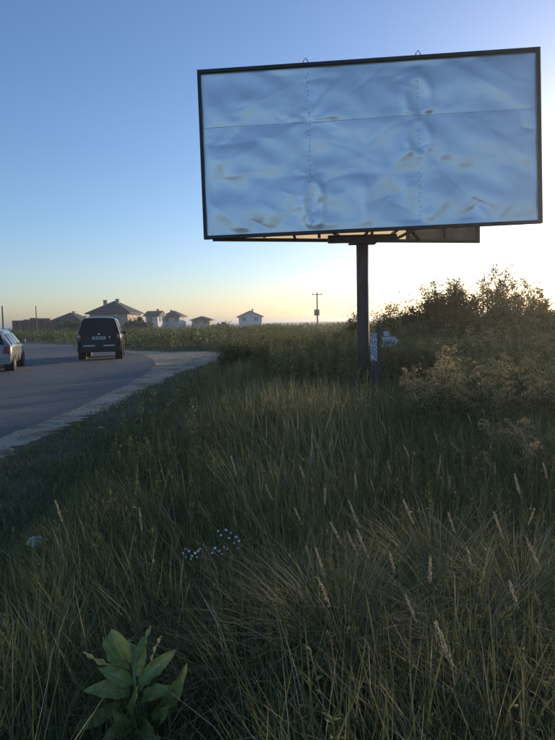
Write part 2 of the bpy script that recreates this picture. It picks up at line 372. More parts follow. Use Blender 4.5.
for ux in (U1 - .02, U2 + .02):                           # lifting loops on the top rail
    bm = bmesh.new(); c = L2(((ux - 3) * sx_, 0, BH / 2)); rr = bro @ Vector((1, 0, 0))
    tube(bm, [c - rr * .05, c - rr * .035 + Vector((0, 0, .05)), c + Vector((0, 0, .1)), c + rr * .035 + Vector((0, 0, .05)), c + rr * .05], .008, 5)
    bm_obj('lifting_loop', bm, M['steel'], bb)
# backing of the front face: purlins and studs
for v in (.18, 1.0, 2.0, 2.85): bm = bmesh.new(); bar(bm, L2((-BW / 2 + .07, .13, (v - 1.5) * sz_)), L2((BW / 2 - .07, .13, (v - 1.5) * sz_)), .06, .06); bm_obj('purlin', bm, M['steel'], bb)
for u in (.3, U1, 3.0, U2, 5.7):
    bm = bmesh.new(); bar(bm, L2(((u - 3) * sx_, .2, -BH / 2 + .05)), L2(((u - 3) * sx_, .2, BH / 2 - .05)), .06, .06, upv=(0, 1, 0)); bm_obj('stud', bm, M['steel'], bb)
# rear face of the V: hinged at the left end, opening to the right
ra = L2((-BW / 2 + .1, .34, -BH / 2 + .02)); rb_w = Vector(at(479, 243, 12.55)); rb = rb_w - bb.location
rdir = (rb - ra).normalized(); rn = Vector((0, 0, 1)).cross(rdir).normalized(); RL = (rb - ra).length
def RP(u, y, z): return ra + rdir * u + rn * y + Vector((0, 0, 1)) * z
for z in (.03, 2.97): bm = bmesh.new(); bar(bm, RP(0, 0, z), RP(RL, 0, z), .06, .08, upv=rn); bm_obj('frame_rail', bm, M['steel'], bb)
for u in (.03, RL - .03): bm = bmesh.new(); bar(bm, RP(u, 0, .061), RP(u, 0, 2.939), .08, .06, upv=rdir); bm_obj('frame_stile', bm, M['steel'], bb)
def rear_sheet(u0, u1, name, mt, seed):
    n, k = 60, 30; Uq, Vq = np.meshgrid(np.linspace(u0, u1, n), np.linspace(.06, 2.94, k))
    dd = .02 * patch_noise(Uq, Vq, 4, seed) * (1 if name == 'rear_vinyl_sheet' else .15)
    Pq = np.array(ra)[None, None] + Uq[..., None] * np.array(rdir) + (.05 + dd)[..., None] * np.array(rn) + Vq[..., None] * np.array((0, 0, 1.0))
    q = np.array([(j * n + i, j * n + i + 1, (j + 1) * n + i + 1, (j + 1) * n + i) for j in range(k - 1) for i in range(n - 1)])
    o = npmesh(name, Pq.reshape(-1, 3), q, mt, bb, hue=np.zeros(n * k)); return o
rear_sheet(.05, RL - 1.62, 'rear_vinyl_sheet', M['rear_vinyl'], 5)
rear_sheet(RL - 1.619, RL - .8005, 'metal_panel', M['sheet_metal'], 6); rear_sheet(RL - .7995, RL - .02, 'metal_panel', M['sheet_metal'], 7)
for u in (1.0, 2.1, 3.2, RL - 1.61, RL - .8):
    bm = bmesh.new(); bar(bm, RP(u, -.03, .07), RP(u, -.03, 2.93), .05, .05, upv=rdir); bm_obj('stud', bm, M['steel'], bb)
# ties and braces between the faces, pole head and pole
def fb(u, z=.1): return L2(((u - 3) * sx_, .17, -BH / 2 + z))
ties = [(fb(3.0, .07), RP(3.0, -.06, .07)), (fb(3.6, .1), RP(3.55, -.06, .1)), (fb(4.4, .3), RP(3.7, -.06, .06)), (fb(5.2, .3), RP(5.0, -.06, .3)), (fb(1.6, .07), RP(1.6, -.06, .07)), (fb(2.3, .07), RP(2.6, -.06, .05)), (fb(3.4, .5), RP(4.2, -.06, .05)), (fb(5.7, 2.8), RP(5.5, -.06, 2.8)), (fb(3.0, 2.8), RP(3.0, -.06, 2.8))]
for a, c_ in ties: bm = bmesh.new(); bar(bm, a, c_, .045, .045); bm_obj('brace', bm, M['steel'], bb)
px0 = 0.0
bm = bmesh.new(); box(bm, (0, .1, 3.04), (1.3, .12, .14)); box(bm, (0, .1, 2.955), (.5, .3, .03)); bm_obj('pole_head', bm, M['steel'], bb)
bm = bmesh.new(); n = 20
tube(bm, [(0, .1, -.3), (0, .1, 1.0), (0, .1, 2.2), (0, .1, 2.94)], [.118, .117, .115, .115], n); bm_obj('pole', bm, M['pole'], bb, True)
bm = bmesh.new(); box(bm, (0, .1, .04), (.5, .5, .1), bevel=.015); bm_obj('base_plate', bm, M['pole'], bb)

# ------------------------------------------------------------------ notices beside the pole
m = M['notice'] = mat('printed_notice'); b = bsdf(m)
tc = nd(m, 'ShaderNodeTexCoord'); mp = nd(m, 'ShaderNodeMapping'); mp.inputs['Scale'].default_value = (48, 48, 26); lk(m, tc.outputs['Object'], mp.inputs[0])
vo = nd(m, 'ShaderNodeTexNoise'); vo.inputs['Scale'].default_value = 1.0; vo.inputs['Detail'].default_value = 1; lk(m, mp.outputs[0], vo.inputs['Vector'])
r = ramp(m, [(.47, (.62, .64, .67)), (.56, (.1, .11, .13))], vo.outputs[0]); lk(m, r.outputs[0], b.inputs['Base Color']); b.inputs['Roughness'].default_value = .5
M['wood_grey'] = surf('weathered_wood', (.05, .045, .04), (.11, .1, .085), 6, .9, bump=.4, vec_scale=(6, 6, .6))
M['paper'] = surf('pale_board', (.42, .46, .52), (.6, .63, .68), 12, .6)
p0 = Vector(at(377.6, 400, 11.05)); npst = empty('notice_post', (p0.x, p0.y, 0)); tag(npst, 'thin grey post with a vertical white printed notice right beside the billboard pole', 'post')
bm = bmesh.new(); box(bm, (.02, 0, .68), (.07, .07, 1.4), bevel=.006); bm_obj('post', bm, M['wood_grey'], npst)
zt = at(375, 333, 11.0)[2]; zb_ = at(375, 361, 11.0)[2]
bm = bmesh.new(); box(bm, (-.075, -.055, (zt + zb_) / 2), (.125, .012, zt - zb_)); bm_obj('notice_board', bm, M['notice'], npst)
bm = bmesh.new(); box(bm, (-.06, -.04, zb_ / 2 - .02), (.1, .02, zb_ - .06)); bm_obj('backing_board', bm, M['wood_grey'], npst)
p1 = Vector(at(389, 400, 12.2)); sg = empty('direction_sign', (p1.x, p1.y, 0)); tag(sg, 'small pale blue arrow-shaped sign on a low post behind the billboard pole', 'sign')
za, zb2 = at(389, 336.5, 12.2)[2], at(389, 347, 12.2)[2]
bm = bmesh.new(); tube(bm, [(0, .03, -.1), (0, .03, za + .1)], .022, 8); bm_obj('post', bm, M['steel'], sg)
bm = bmesh.new(); poly_prism(bm, [(-.16, 0, zb2), (.12, 0, zb2 + .01), (.2, 0, (za + zb2) / 2 + .02), (.12, 0, za), (-.16, 0, za - .01), (-.1, 0, (za + zb2) / 2)], (0, -.012, 0)); ab = bm_obj('arrow_board', bm, M['paper'], sg)
bm = bmesh.new()
for k, (x, wv, hv) in enumerate([(-.08, .018, .1), (-.045, .03, .03), (-.02, .016, .11), (.02, .03, .09), (.055, .014, .1), (.09, .03, .05), (.11, .014, .09)]): box(bm, (x, -.0155, (za + zb2) / 2 + rng.uniform(-.02, .02)), (wv, .003, hv))
bm_obj('printed_mark', bm, M['sheet_metal'], ab)
bm = bmesh.new(); box(bm, (-.05, -.008, za + .06), (.11, .012, .095)); bm_obj('small_board', bm, M['paper'], sg)

# ------------------------------------------------------------------ cars
def paint(name, c, rough=.3, metal=.2, coat=.6, spec=.5):
    m = surf(name, tuple(x * .92 for x in c), c, 3, rough, metal, spec=spec); b = bsdf(m); b.inputs['Coat Weight'].default_value = coat; b.inputs['Coat Roughness'].default_value = .08; return m
M['black_paint'] = paint('black_paint', (.004, .0045, .0065), .25, 0, .1, .2)
M['silver_paint'] = paint('silver_paint', (.24, .25, .26), .35, .5)
M['car_glass'] = glass('car_glass', (.004, .005, .008), .08, .22)
M['tyre'] = surf('tyre_rubber', (.012, .012, .012), (.025, .025, .025), 20, .85)
M['rim'] = surf('alloy', (.3, .3, .31), (.42, .42, .43), 10, .4, .7)
M['red_lens'] = surf('red_lens', (.25, .012, .012), (.36, .02, .018), 20, .15)
M['clear_lens'] = surf('clear_lens', (.5, .45, .42), (.65, .6, .56), 20, .12)
M['chrome'] = surf('chrome', (.5, .5, .52), (.6, .6, .62), 10, .18, .9)
M['plate'] = surf('number_plate', (.6, .62, .64), (.7, .71, .72), 10, .4)
M['plastic'] = surf('black_plastic', (.014, .014, .014), (.028, .028, .028), 14, .65)
def make_car(name, label, S, body_m, loc, heading, prm):
    """S: stations (l, zb, zs, zt, wb, ws, wt); l from rear bumper 0 to nose; local y forward, x right"""
    t = empty(name, loc, heading); tag(t, label, 'car')
    bm = bmesh.new(); rings = []
    for (l, zb, zs, zt, wb, ws, wt, sh) in S:
        half = [(0, zb), (wb * .8, zb), (wb * .97, zb + .05), (wb, zb + .16), (ws, (zb + zs) / 2 + .04), (ws, zs - .07), (ws * .985, zs), (wt * .55 + ws * .44, (zs + zt) / 2), (wt, zt - .1), (wt * .9, zt - .025), (wt * .5, zt), (0, zt + .012)]
        pts = half + [(-x, z) for x, z in half[-2:0:-1]]
        rings.append([bm.verts.new((x, l + sh * max(0, z - .55), z)) for x, z in pts])
    n = len(rings[0])
    for a, b2 in zip(rings, rings[1:]):
        for k in range(n): bm.faces.new((a[k], a[(k + 1) % n], b2[(k + 1) % n], b2[k]))
    hn = n // 2
    for rg in (rings[0], rings[-1]):                      # end caps as rows of quads across
        for k in range(0, hn):
            a, b2, c2, d2 = rg[k], rg[k + 1], rg[(n - k - 1) % n], rg[(n - k) % n]
            vs_ = []
            for v in (a, b2, c2, d2):
                if v not in vs_: vs_.append(v)
            if len(vs_) > 2: bm.faces.new(vs_)
    body = bm_obj('body', bm, body_m, t, True)
    sb = body.modifiers.new('sub', 'SUBSURF'); sb.levels = 2; sb.render_levels = 2
    ys, zs_ = prm['wheel_y'], prm['wr']; tw = prm['tw']; wx = prm['wx']
    for y in ys:
        for s in (-1, 1):
            bm = bmesh.new(); nn = 28
            tube(bm, [(s * wx, y, zs_), (s * (wx - .3), y, zs_)], zs_ + .06, nn); bm_obj('wheel_arch', bm, M['plastic'], t)
            bm = bmesh.new()
            prof = [(wx + .015 - tw, zs_ * .8), (wx + .015 - tw, zs_ * .95), (wx + .015 - tw * .85, zs_), (wx + .015 - tw * .12, zs_), (wx + .015, zs_ * .94), (wx + .015, zs_ * .68), (wx - .01, zs_ * .64)]
            rg = []
            for k in range(nn):
                an = 2 * math.pi * k / nn; rg.append([bm.verts.new((s * x, y + r_ * math.cos(an), zs_ + r_ * math.sin(an))) for x, r_ in prof])
            for k in range(nn):
                for j in range(len(prof) - 1): bm.faces.new((rg[k][j], rg[k][j + 1], rg[(k + 1) % nn][j + 1], rg[(k + 1) % nn][j]))
            ty = bm_obj('wheel', bm, M['tyre'], t, True)
            bm = bmesh.new(); tube(bm, [(s * (wx - .06), y, zs_), (s * (wx - .02), y, zs_)], [zs_ * .66, zs_ * .64], 24)
            for k in range(5):
                an = 2 * math.pi * k / 5; bar(bm, (s * (wx - .01), y, zs_), (s * (wx - .01), y + zs_ * .6 * math.cos(an), zs_ + zs_ * .6 * math.sin(an)), .05, .03, upv=(1, 0, 0))
            bm_obj('rim', bm, M['rim'], ty)
    def side_pt(l, f):                                    # on the glasshouse side between belt (0) and roof edge (1)
        L_ = [s_[0] for s_ in S]; zs2 = np.interp(l, L_, [s_[2] for s_ in S]); zt2 = np.interp(l, L_, [s_[3] for s_ in S]); ws2 = np.interp(l, L_, [s_[5] for s_ in S]); wt2 = np.interp(l, L_, [s_[6] for s_ in S])
        return ws2 * .985 + (wt2 - ws2 * .985) * f, zs2 + (zt2 - .1 - zs2) * f
    for (l0, l1, l2, l3) in prm['side_windows']:
        for s in (-1, 1):
            pts = []
            for l, f in ((l0, .06), (l1, .06), (l2, .92), (l3, .92)):
                x, z = side_pt(l, f); pts.append((s * (x - .02), l, z))
            bm = bmesh.new(); poly_prism(bm, pts, (s * .034, 0, .004)); bm_obj('side_window', bm, M['car_glass'], t)
    for y in prm['handles']:
        for s in (-1, 1):
            x, z = side_pt(y, 0); bm = bmesh.new(); box(bm, (s * (x + .012), y, z - .09), (.03, .17, .03), bevel=.008); bm_obj('door_handle', bm, prm['handle_m'], t)
    for y in prm['door_lines']:
        for s in (-1, 1):
            x, z = side_pt(y, 0); bm = bmesh.new(); box(bm, (s * (x - .007), y, z - .42), (.03, .012, .72)); bm_obj('door_gap', bm, M['plastic'], t)
    for s in (-1, 1):                                     # mirrors
        x, z = side_pt(prm['mirror_y'], 0); bm = bmesh.new(); box(bm, (s * (x + .09), prm['mirror_y'], z + .1), (.16, .1, .13), bevel=.03); bar(bm, (s * (x - .03), prm['mirror_y'], z + .04), (s * (x + .08), prm['mirror_y'], z + .07), .05); bm_obj('wing_mirror', bm, body_m if prm.get('mp') else M['plastic'], t, False)
        if prm.get('rails'):
            bm = bmesh.new(); xr = prm['rails']; zr = max(s_[3] for s_ in S)
            tube(bm, [(s * xr, 1.0, zr - .03), (s * xr, 1.15, zr + .06), (s * xr, 2.9, zr + .06), (s * xr, 3.05, zr - .03)], .022, 6); bm_obj('roof_rail', bm, M['plastic'], t)
    def rear_y(z): return S[0][0] + S[0][7] * max(0, z - .55)
    def rear_poly(nm, pts, th, mt, off=.0, parent=t):
        bm = bmesh.new(); poly_prism(bm, [(x, rear_y(z) + .02 + off, z) for x, z in pts], (0, -th, 0)); return bm_obj(nm, bm, mt, parent)
    for (nm, pts, th, mt, off) in prm['rear']: rear_poly(nm, pts, th, mt, off)
    return t
# tall dark off-roader, seen square from behind
S1 = [(0.00, .42, 1.05, 1.74, .80, .84, .62, .10), (.06, .36, 1.05, 1.80, .86, .905, .69, .10), (.3, .32, 1.05, 1.83, .88, .93, .72, .07), (1.2, .30, 1.05, 1.85, .88, .94, .74, 0), (2.4, .30, 1.04, 1.85, .88, .94, .74, 0), (2.9, .30, 1.03, 1.76, .88, .93, .72, 0),
      (3.45, .30, 1.02, 1.16, .88, .92, .74, 0), (4.3, .32, .96, 1.06, .87, .9, .74, 0), (4.62, .38, .86, .94, .8, .84, .7, 0), (4.7, .44, .78, .84, .7, .74, .6, 0)]
lamp = lambda s, z0, z1: [(s * .80, z0), (s * .87, z0 + .02), (s * .85, z1), (s * .74, z1 - .02), (s * .72, z0 + .06)]
rear1 = [('rear_window', [(-.7, 1.12), (.7, 1.12), (.6, 1.68), (.52, 1.73), (-.52, 1.73), (-.6, 1.68)], .03, M['car_glass'], 0),
         ('number_plate', [(-.27, .885), (.27, .885), (.27, 1.0), (-.27, 1.0)], .035, M['plate'], 0),
         ('plate_lettering', [(-.23, .915), (-.1, .915), (-.1, .97), (-.23, .97)], .039, M['plastic'], 0), ('plate_lettering', [(-.07, .915), (.1, .915), (.1, .97), (-.07, .97)], .039, M['plastic'], 0), ('plate_lettering', [(.13, .915), (.23, .915), (.23, .97), (.13, .97)], .039, M['plastic'], 0),
         ('emblem', [(0, 1.17), (.045, 1.085), (.02, 1.085), (0, 1.115), (-.02, 1.085), (-.045, 1.085)], .034, M['chrome'], 0),
         ('hatch_handle', [(.42, .94), (.45, .94), (.45, 1.03), (.42, 1.03)], .05, M['chrome'], 0),
         ('bumper_strip', [(-.66, .6), (-.16, .59), (-.16, .62), (-.2, .65), (-.64, .65)], .1, M['rim'], 0), ('bumper_strip', [(.16, .59), (.66, .6), (.64, .65), (.2, .65), (.16, .62)], .1, M['rim'], 0),
         ('bumper', [(-.86, .36), (.86, .36), (.9, .44), (.88, .575), (-.88, .575), (-.9, .44)], .075, M['plastic'], 0)]
for s in (-1, 1):
    rear1 += [('tail_light', lamp(s, .86, 1.14), .05, M['red_lens'], 0), ('indicator_lens', [(s * .79, .98), (s * .865, .98), (s * .86, 1.06), (s * .77, 1.06)], .056, M['clear_lens'], 0)]
pc = atz(100, 361, 0); make_car('sport_utility_vehicle', 'tall black off-roader driving away on the bend, seen from behind', S1, M['black_paint'], (pc[0], pc[1], .035), R(13.0),
    dict(wheel_y=(.95, 3.75), wr=.37, tw=.25, wx=.92, side_windows=[(.42, 1.15, 1.15, .5), (1.25, 2.12, 2.1, 1.25), (2.22, 3.2, 2.75, 2.2)], handles=(1.5, 2.45), handle_m=M['chrome'], door_lines=(1.2, 2.17, 3.2), mirror_y=3.0, rails=.62, rear=rear1))
# silver hatchback half cut by the left edge
S2 = [(0.00, .38, .86, 1.10, .72, .76, .58, .22), (.06, .30, .87, 1.22, .79, .82, .55, .3), (.3, .24, .88, 1.34, .81, .84, .54, .25), (.75, .22, .88, 1.40, .82, .845, .56, 0), (1.7, .21, .87, 1.43, .82, .85, .57, 0), (2.3, .21, .86, 1.40, .82, .85, .57, 0),
      (3.0, .22, .85, .98, .82, .84, .62, 0), (3.8, .24, .78, .87, .8, .82, .64, 0), (4.08, .3, .68, .75, .72, .76, .6, 0), (4.15, .36, .6, .66, .62, .66, .5, 0)]
rear2 = [('rear_window', [(-.6, .93), (.6, .93), (.5, 1.28), (-.5, 1.28)], .05, M['car_glass'], .01), ('number_plate', [(-.26, .55), (.26, .55), (.26, .66), (-.26, .66)], .03, M['plate'], 0),
         ('bumper', [(-.78, .28), (.78, .28), (.8, .4), (.78, .5), (-.78, .5), (-.8, .4)], .07, M['silver_paint'], 0), ('number_plate_recess', [(-.4, .52), (.4, .52), (.4, .7), (-.4, .7)], .015, M['plastic'], 0)]
for s in (-1, 1): rear2 += [('tail_light', [(s * .56, .62), (s * .79, .62), (s * .79, .84), (s * .6, .85)], .04, M['red_lens'], 0)]
pc = atz(-15, 374.5, 0); make_car('hatchback_car', 'silver hatchback with dark rear window, half cut off by the left edge', S2, M['silver_paint'], (pc[0], pc[1], .035), R(17),
    dict(wheel_y=(.72, 3.2), wr=.29, tw=.18, wx=.83, side_windows=[(.35, .95, .95, .62), (1.02, 1.72, 1.68, 1.02), (1.8, 2.75, 2.28, 1.76)], handles=(1.2, 2.0), handle_m=M['plastic'], door_lines=(.98, 1.76, 2.72), mirror_y=2.55, mp=1, rear=rear2))

# ------------------------------------------------------------------ far houses, poles
M['peach'] = surf('peach_render', (.42, .31, .23), (.5, .38, .29), 1.5, .9)
M['cream'] = surf('cream_render', (.5, .46, .36), (.58, .53, .42), 1.5, .9)
M['white_wall'] = surf('white_render', (.56, .56, .57), (.66, .66, .66), 1.5, .9)
M['roof_dark'] = surf('dark_roof', (.03, .028, .032), (.055, .05, .05), 2.5, .75)
M['roof_brown'] = surf('brown_roof', (.05, .035, .03), (.08, .06, .05), 2.5, .8)
M['brick'] = surf('red_brick', (.16, .055, .04), (.26, .1, .07), 4, .9)
M['chimney'] = surf('chimney_brick', (.3, .25, .22), (.4, .35, .3), 4, .9)
M['pane'] = glass('window_glass', (.03, .04, .05), .08)
M['pvc'] = surf('white_pvc', (.6, .6, .6), (.7, .7, .7), 5, .5)
M['pole_grey'] = surf('concrete_pole', (.16, .155, .15), (.24, .23, .22), 5, .9)
def window(parent, c, wd, ht, ax):
    """ax 'f': in the wall facing -y, 'r': facing +x"""
    nx_, ny_ = (0, -1) if ax == 'f' else (1, 0)
    bm = bmesh.new()
    if ax == 'f': box(bm, (c[0], c[1] - .03, c[2]), (wd, .07, ht))
    else: box(bm, (c[0] + .03, c[1], c[2]), (.07, wd, ht))
    f = bm_obj('window', bm, M['pvc'], parent); 
    for k in (-.25, .25):
        bm = bmesh.new()
        if ax == 'f': box(bm, (c[0] + k * wd, c[1] - .068, c[2]), (wd * .42, .012, ht * .86))
        else: box(bm, (c[0] + .068, c[1] + k * wd, c[2]), (.012, wd * .42, ht * .86))
        bm_obj('pane', bm, M['pane'], f)
def house(label, px_l, px_r, Y, dep, zw, zr, wallm, roofm, kind='hip', rz=0, chimneys=(), wins=(), base_py=None, name='house', over=.5, ridge=.35):
    a = at(px_l, 330, Y); c = at(px_r, 330, Y); wd = abs(c[0] - a[0]); h = empty(name, ((a[0] + c[0]) / 2, Y + dep / 2, 0), rz); tag(h, label, 'house')
    x, y = wd / 2, dep / 2
    bm = bmesh.new(); box(bm, (0, 0, zw / 2 - .2), (wd, dep, zw + .4))
    if kind == 'gable_front': poly_prism(bm, [(-x, -y, zw), (x, -y, zw), (0, -y, zr - .15)], (0, dep, 0))
    bm_obj('wall', bm, wallm, h)
    bm = bmesh.new(); X, Yo, e = x + over, y + over, zw - .02
    if kind == 'hip':
        r0, r1 = (-x * ridge, 0), (x * ridge, 0)
        if dep > wd: r0, r1 = (0, -y * ridge), (0, y * ridge)
        lo = [bm.verts.new((sx * X, sy * Yo, e)) for sx, sy in ((-1, -1), (1, -1), (1, 1), (-1, 1))]; lo2 = [bm.verts.new((v.co.x, v.co.y, e - .18)) for v in lo]
        t0 = bm.verts.new((*r0, zr)); t1 = bm.verts.new((*r1, zr))
        if dep > wd: fs = [(lo[0], lo[1], t0), (lo[1], lo[2], t1, t0), (lo[2], lo[3], t1), (lo[3], lo[0], t0, t1)]
        else: fs = [(lo[0], lo[1], t1, t0), (lo[1], lo[2], t1), (lo[2], lo[3], t0, t1), (lo[3], lo[0], t0)]
        for f in fs: bm.faces.new(f)
        for k in range(4): bm.faces.new((lo2[k], lo2[(k + 1) % 4], lo[(k + 1) % 4], lo[k]))
        bm.faces.new(lo2[::-1])
    elif kind == 'gable_front':
        for s in (-1, 1): poly_prism(bm, [(0, -Yo, zr), (0, -Yo, zr - .2), (s * X, -Yo, e - .25), (s * X, -Yo, e - .05)], (0, 2 * Yo, 0))
    elif kind == 'gable_side':
        poly_prism(bm, [(-X, -Yo, e), (-X, 0, zr), (-X, Yo, e), (-X, Yo, e - .18), (-X, -Yo, e - .18)], (2 * X, 0, 0))
    else: box(bm, (0, 0, zw + .1), (2 * X, 2 * Yo, .2))
    rf = bm_obj('roof', bm, roofm, h)
    for (cx, cy, cz, cw) in chimneys:
        bm = bmesh.new(); box(bm, (cx, cy, cz - .9), (cw, cw, 1.8)); box(bm, (cx, cy, cz + .05), (cw + .16, cw + .16, .12)); bm_obj('chimney', bm, M['chimney'], rf)
    for (ax, u, z, ww, wh) in wins: window(h, (u, -y, z) if ax == 'f' else (x, u, z), ww, wh, ax)
    return h
house('peach house with dark hip roof and two pale chimneys behind the black off-roader', 90, 128, 112, 11, 3.9, 6.35, M['peach'], M['roof_dark'], 'hip', 0, [(-1.3, -2.6, 6.3, .6), (.9, -2.0, 6.5, .6)], [('r', -3.3, 2.4, 1.3, 1.7), ('r', 0, 2.4, 1.3, 1.7), ('r', 3.3, 2.4, 1.3, 1.7), ('f', -2.2, 2.5, 1.4, 1.4), ('f', 1.4, 2.5, 1.4, 1.4)], ridge=.12, over=.7)
house('low house with dark hip roof left of the peach house', 53, 80, 135, 9, 2.9, 4.7, M['brick'], M['roof_dark'], 'hip', 0, [(.3, 0, 4.9, .5)], [('f', -1.3, 2.2, 1.2, 1.1), ('f', 1.5, 2.2, 1.2, 1.1)])
house('white house with brown roof just right of the peach house', 146, 158, 135, 9, 3.6, 4.7, M['white_wall'], M['roof_brown'], 'gable_side', 0, [(.6, 0, 5.0, .5)], [('f', -.4, 2.7, 1.0, 1.2), ('r', -2, 2.7, 1.1, 1.2), ('r', 1.6, 2.7, 1.1, 1.2)])
house('white hip-roofed house in the middle of the far row', 163, 180, 145, 10, 3.5, 4.9, M['white_wall'], M['roof_dark'], 'hip', 0, [(-.8, 0, 5.0, .45)], [('f', -1.1, 2.7, 1.0, 1.2), ('f', 1.2, 2.7, 1.0, 1.2), ('r', -2.5, 2.7, 1.1, 1.2), ('r', 1.6, 2.7, 1.1, 1.2)])
house('low cream house with flat-looking roof half hidden by weeds', 192, 210, 150, 8, 2.5, 3.4, M['cream'], M['roof_brown'], 'hip', 0, [], [('f', -1.2, 1.9, .9, .9), ('f', 1.2, 1.9, .9, .9)], ridge=.6)
house('pale gabled house standing alone, rightmost of the far row', 239, 262, 150, 8, 3.1, 4.55, M['white_wall'], M['roof_dark'], 'gable_front', 0, [(.4, 1, 4.9, .4)], [('f', -1.6, 2.4, 1.0, 1.0), ('f', 1.5, 2.4, 1.0, 1.0)])
# unfinished brick shells
def shell(label, segs, Y):
    xs = [at(p, 325, Y)[0] for s in segs for p in s[:2]]; o = empty('brick_shell', (min(xs), Y, 0)); tag(o, label, 'building')
    for (p0_, p1_, top, dpt) in segs:
        x0, x1 = at(p0_, 325, Y)[0] - min(xs), at(p1_, 325, Y)[0] - min(xs); zt_ = at((p0_ + p1_) / 2, top, Y)[2]
        bm = bmesh.new(); box(bm, ((x0 + x1) / 2, 1.2 + dpt, zt_ / 2), (x1 - x0 - .05, 2.4, zt_)); bm_obj('wall', bm, M['brick'], o)
        if x1 - x0 > 1.3: bm = bmesh.new(); box(bm, ((x0 + x1) / 2, dpt - .012, zt_ - .85), (.55, .05, .8)); bm_obj('window_opening', bm, M['plastic'], o)
shell('low red brick shell nearest the left car', [(12, 22, 320.5, 0), (22.5, 29, 319.5, .5)], 130)
shell('tall narrow red brick shell in the middle', [(30, 34.5, 318, 0), (35, 38, 320.5, .4)], 131)
shell('red brick shell beside the low dark-roofed house', [(38.6, 46.5, 318.3, 0), (47, 51, 321, .5)], 132)
def utility(label, px, top, Y, cross=False, box_py=None):
    zt_ = at(px, top, Y)[2]; p = at(px, top, Y); o = empty('utility_pole', (p[0], Y, 0)); tag(o, label, 'pole')
    bm = bmesh.new(); tube(bm, [(0, 0, -.2), (0, 0, zt_)], [.13, .09], 8); bm_obj('pole', bm, M['pole_grey'], o)
    if cross:
        bm = bmesh.new(); bar(bm, (-.75, -.12, zt_ - .3), (.75, -.12, zt_ - .3), .1); bm_obj('crossarm', bm, M['pole_grey'], o)
        for x in (-.7, 0, .7): bm = bmesh.new(); tube(bm, [(x, -.12, zt_ - .25), (x, -.12, zt_ - .02)], .05, 6); bm_obj('insulator', bm, M['white_wall'], o)
    if box_py:
        zq = at(px, box_py, Y)[2]; bm = bmesh.new(); box(bm, (-.1, -.35, zq), (.75, .5, .9), bevel=.05); bm_obj('transformer', bm, M['pole_grey'], o)
utility('grey utility pole at the far left above the silver car', 2, 306, 80)
utility('thin grey utility pole among the brick shells', 35.7, 306, 125)
utility('pale utility pole with crossarm and transformer box left of the billboard pole', 317, 292.5, 88, True, 312.5)

# ------------------------------------------------------------------ grass and weeds (stuff)
def wedge(n, y0, y1, xl=None, xr=None):
    y = np.sqrt(rng.uniform(y0 ** 2, y1 ** 2, n)); k = rng.uniform(-1, 1, n)
    return k * (.5 * y + .9), y
def clump(n, y0, y1, per, spread):
    m_ = max(1, n // per); cx, cy = wedge(m_, y0, y1); i = rng.integers(0, m_, n)
    return cx[i] + rng.normal(size=n) * spread, cy[i] + rng.normal(size=n) * spread, i
def grass_band(n, y0, y1, per, spread, wd, hmul, seg, hbias=0.0):
    x, y, i = clump(n, y0, y1, per, spread); g = on_grass(x, y); keep = (g > 0.02 + .12 * rng.random(n)) & (y > .75)
    # thin out the worn verge
    keep &= (rng.random(n) < np.clip(.35 + .5 * g, 0, 1))
    x, y, g, i = x[keep], y[keep], g[keep], i[keep]; N = len(x)
    pn = patch_noise(x, y, 1.1, 31); pn2 = patch_noise(x, y, 3.3, 32)
    tall = np.clip((g - 1.3 - .35 * pn) / .9, 0, 1); h = (.07 + tall * (.36 + .14 * pn)) * hmul * rng.uniform(.35, 1.2, N)
    h = np.where((np.abs(x + .245 * y) < .3) & (y < 2.2), np.minimum(h, np.clip((y - .85) * .33, .06, .4)), h)
    ch = rng.random(max(i) + 1)[i]
    hue = np.clip(.30 + .16 * pn2 + .22 * (ch - .5) + .1 * rng.normal(size=N) + hbias, 0, .66)
    dry = rng.random(N) < (.07 + .1 * (pn > .3)); hue = np.where(dry, rng.uniform(.72, 1, N), hue) - .2 * (1 - tall); wd = wd * np.where(rng.random(N) < .12, 2.3, 1.0)
    az = np.where(rng.random(N) < .55, rng.uniform(0, 2 * np.pi, N), rng.normal(2.7, .8, N)); a0 = np.abs(rng.normal(.12, .2, N)); a1 = a0 + np.abs(rng.normal(.5, .55, N)) * (.5 + tall)
    pos = np.stack([x, y, np.full(N, -.03)], 1)
    return blade_arrays(pos, h * 1.15, wd * rng.uniform(.6, 1.4, N), az, a0, np.minimum(a1, 2.5), hue, seg)
def weed_arrays(x, y, h, K, leafL, leafW, hue0, stemw=.006, spread=1.0, droop=.0):
    N = len(x); az = rng.uniform(0, 6.283, N); lean = rng.normal(0, .12, N)
    top = np.stack([np.cos(az) * np.sin(lean), np.sin(az) * np.sin(lean), np.cos(lean)], 1) * h[:, None]
    base = np.stack([x, y, np.full(N, -.03)], 1)
    A = blade_arrays(base, h, np.full(N, stemw), az, lean, lean + .05, np.full(N, .75), 2, face=rng.uniform(0, 3.14, N))
    f = rng.random((N, K)) ** .8 * .92 + .08; an = rng.uniform(0, 6.283, (N, K)); el = rng.normal(.55 - droop, .35, (N, K))
    d = np.stack([np.cos(an) * np.cos(el), np.sin(an) * np.cos(el), np.sin(el)], -1)
    off = rng.random((N, K, 1)) * .1 * spread * h[:, None, None] * (1.15 - f[..., None])
    c = base[:, None] + top[:, None] * f[..., None] + d * off
    L = leafL * rng.uniform(.5, 1.3, (N, K)) * (1.25 - .7 * f); s = unit(np.cross(d, rand_dirs(N * K).reshape(N, K, 3)))
    hue = np.clip(hue0[:, None] + rng.normal(0, .1, (N, K)), 0, 1)
    Bq = leaf_arrays(c.reshape(-1, 3), d.reshape(-1, 3), s.reshape(-1, 3), L.ravel(), (L * leafW / leafL).ravel(), hue.ravel())
    return merge([A, Bq])
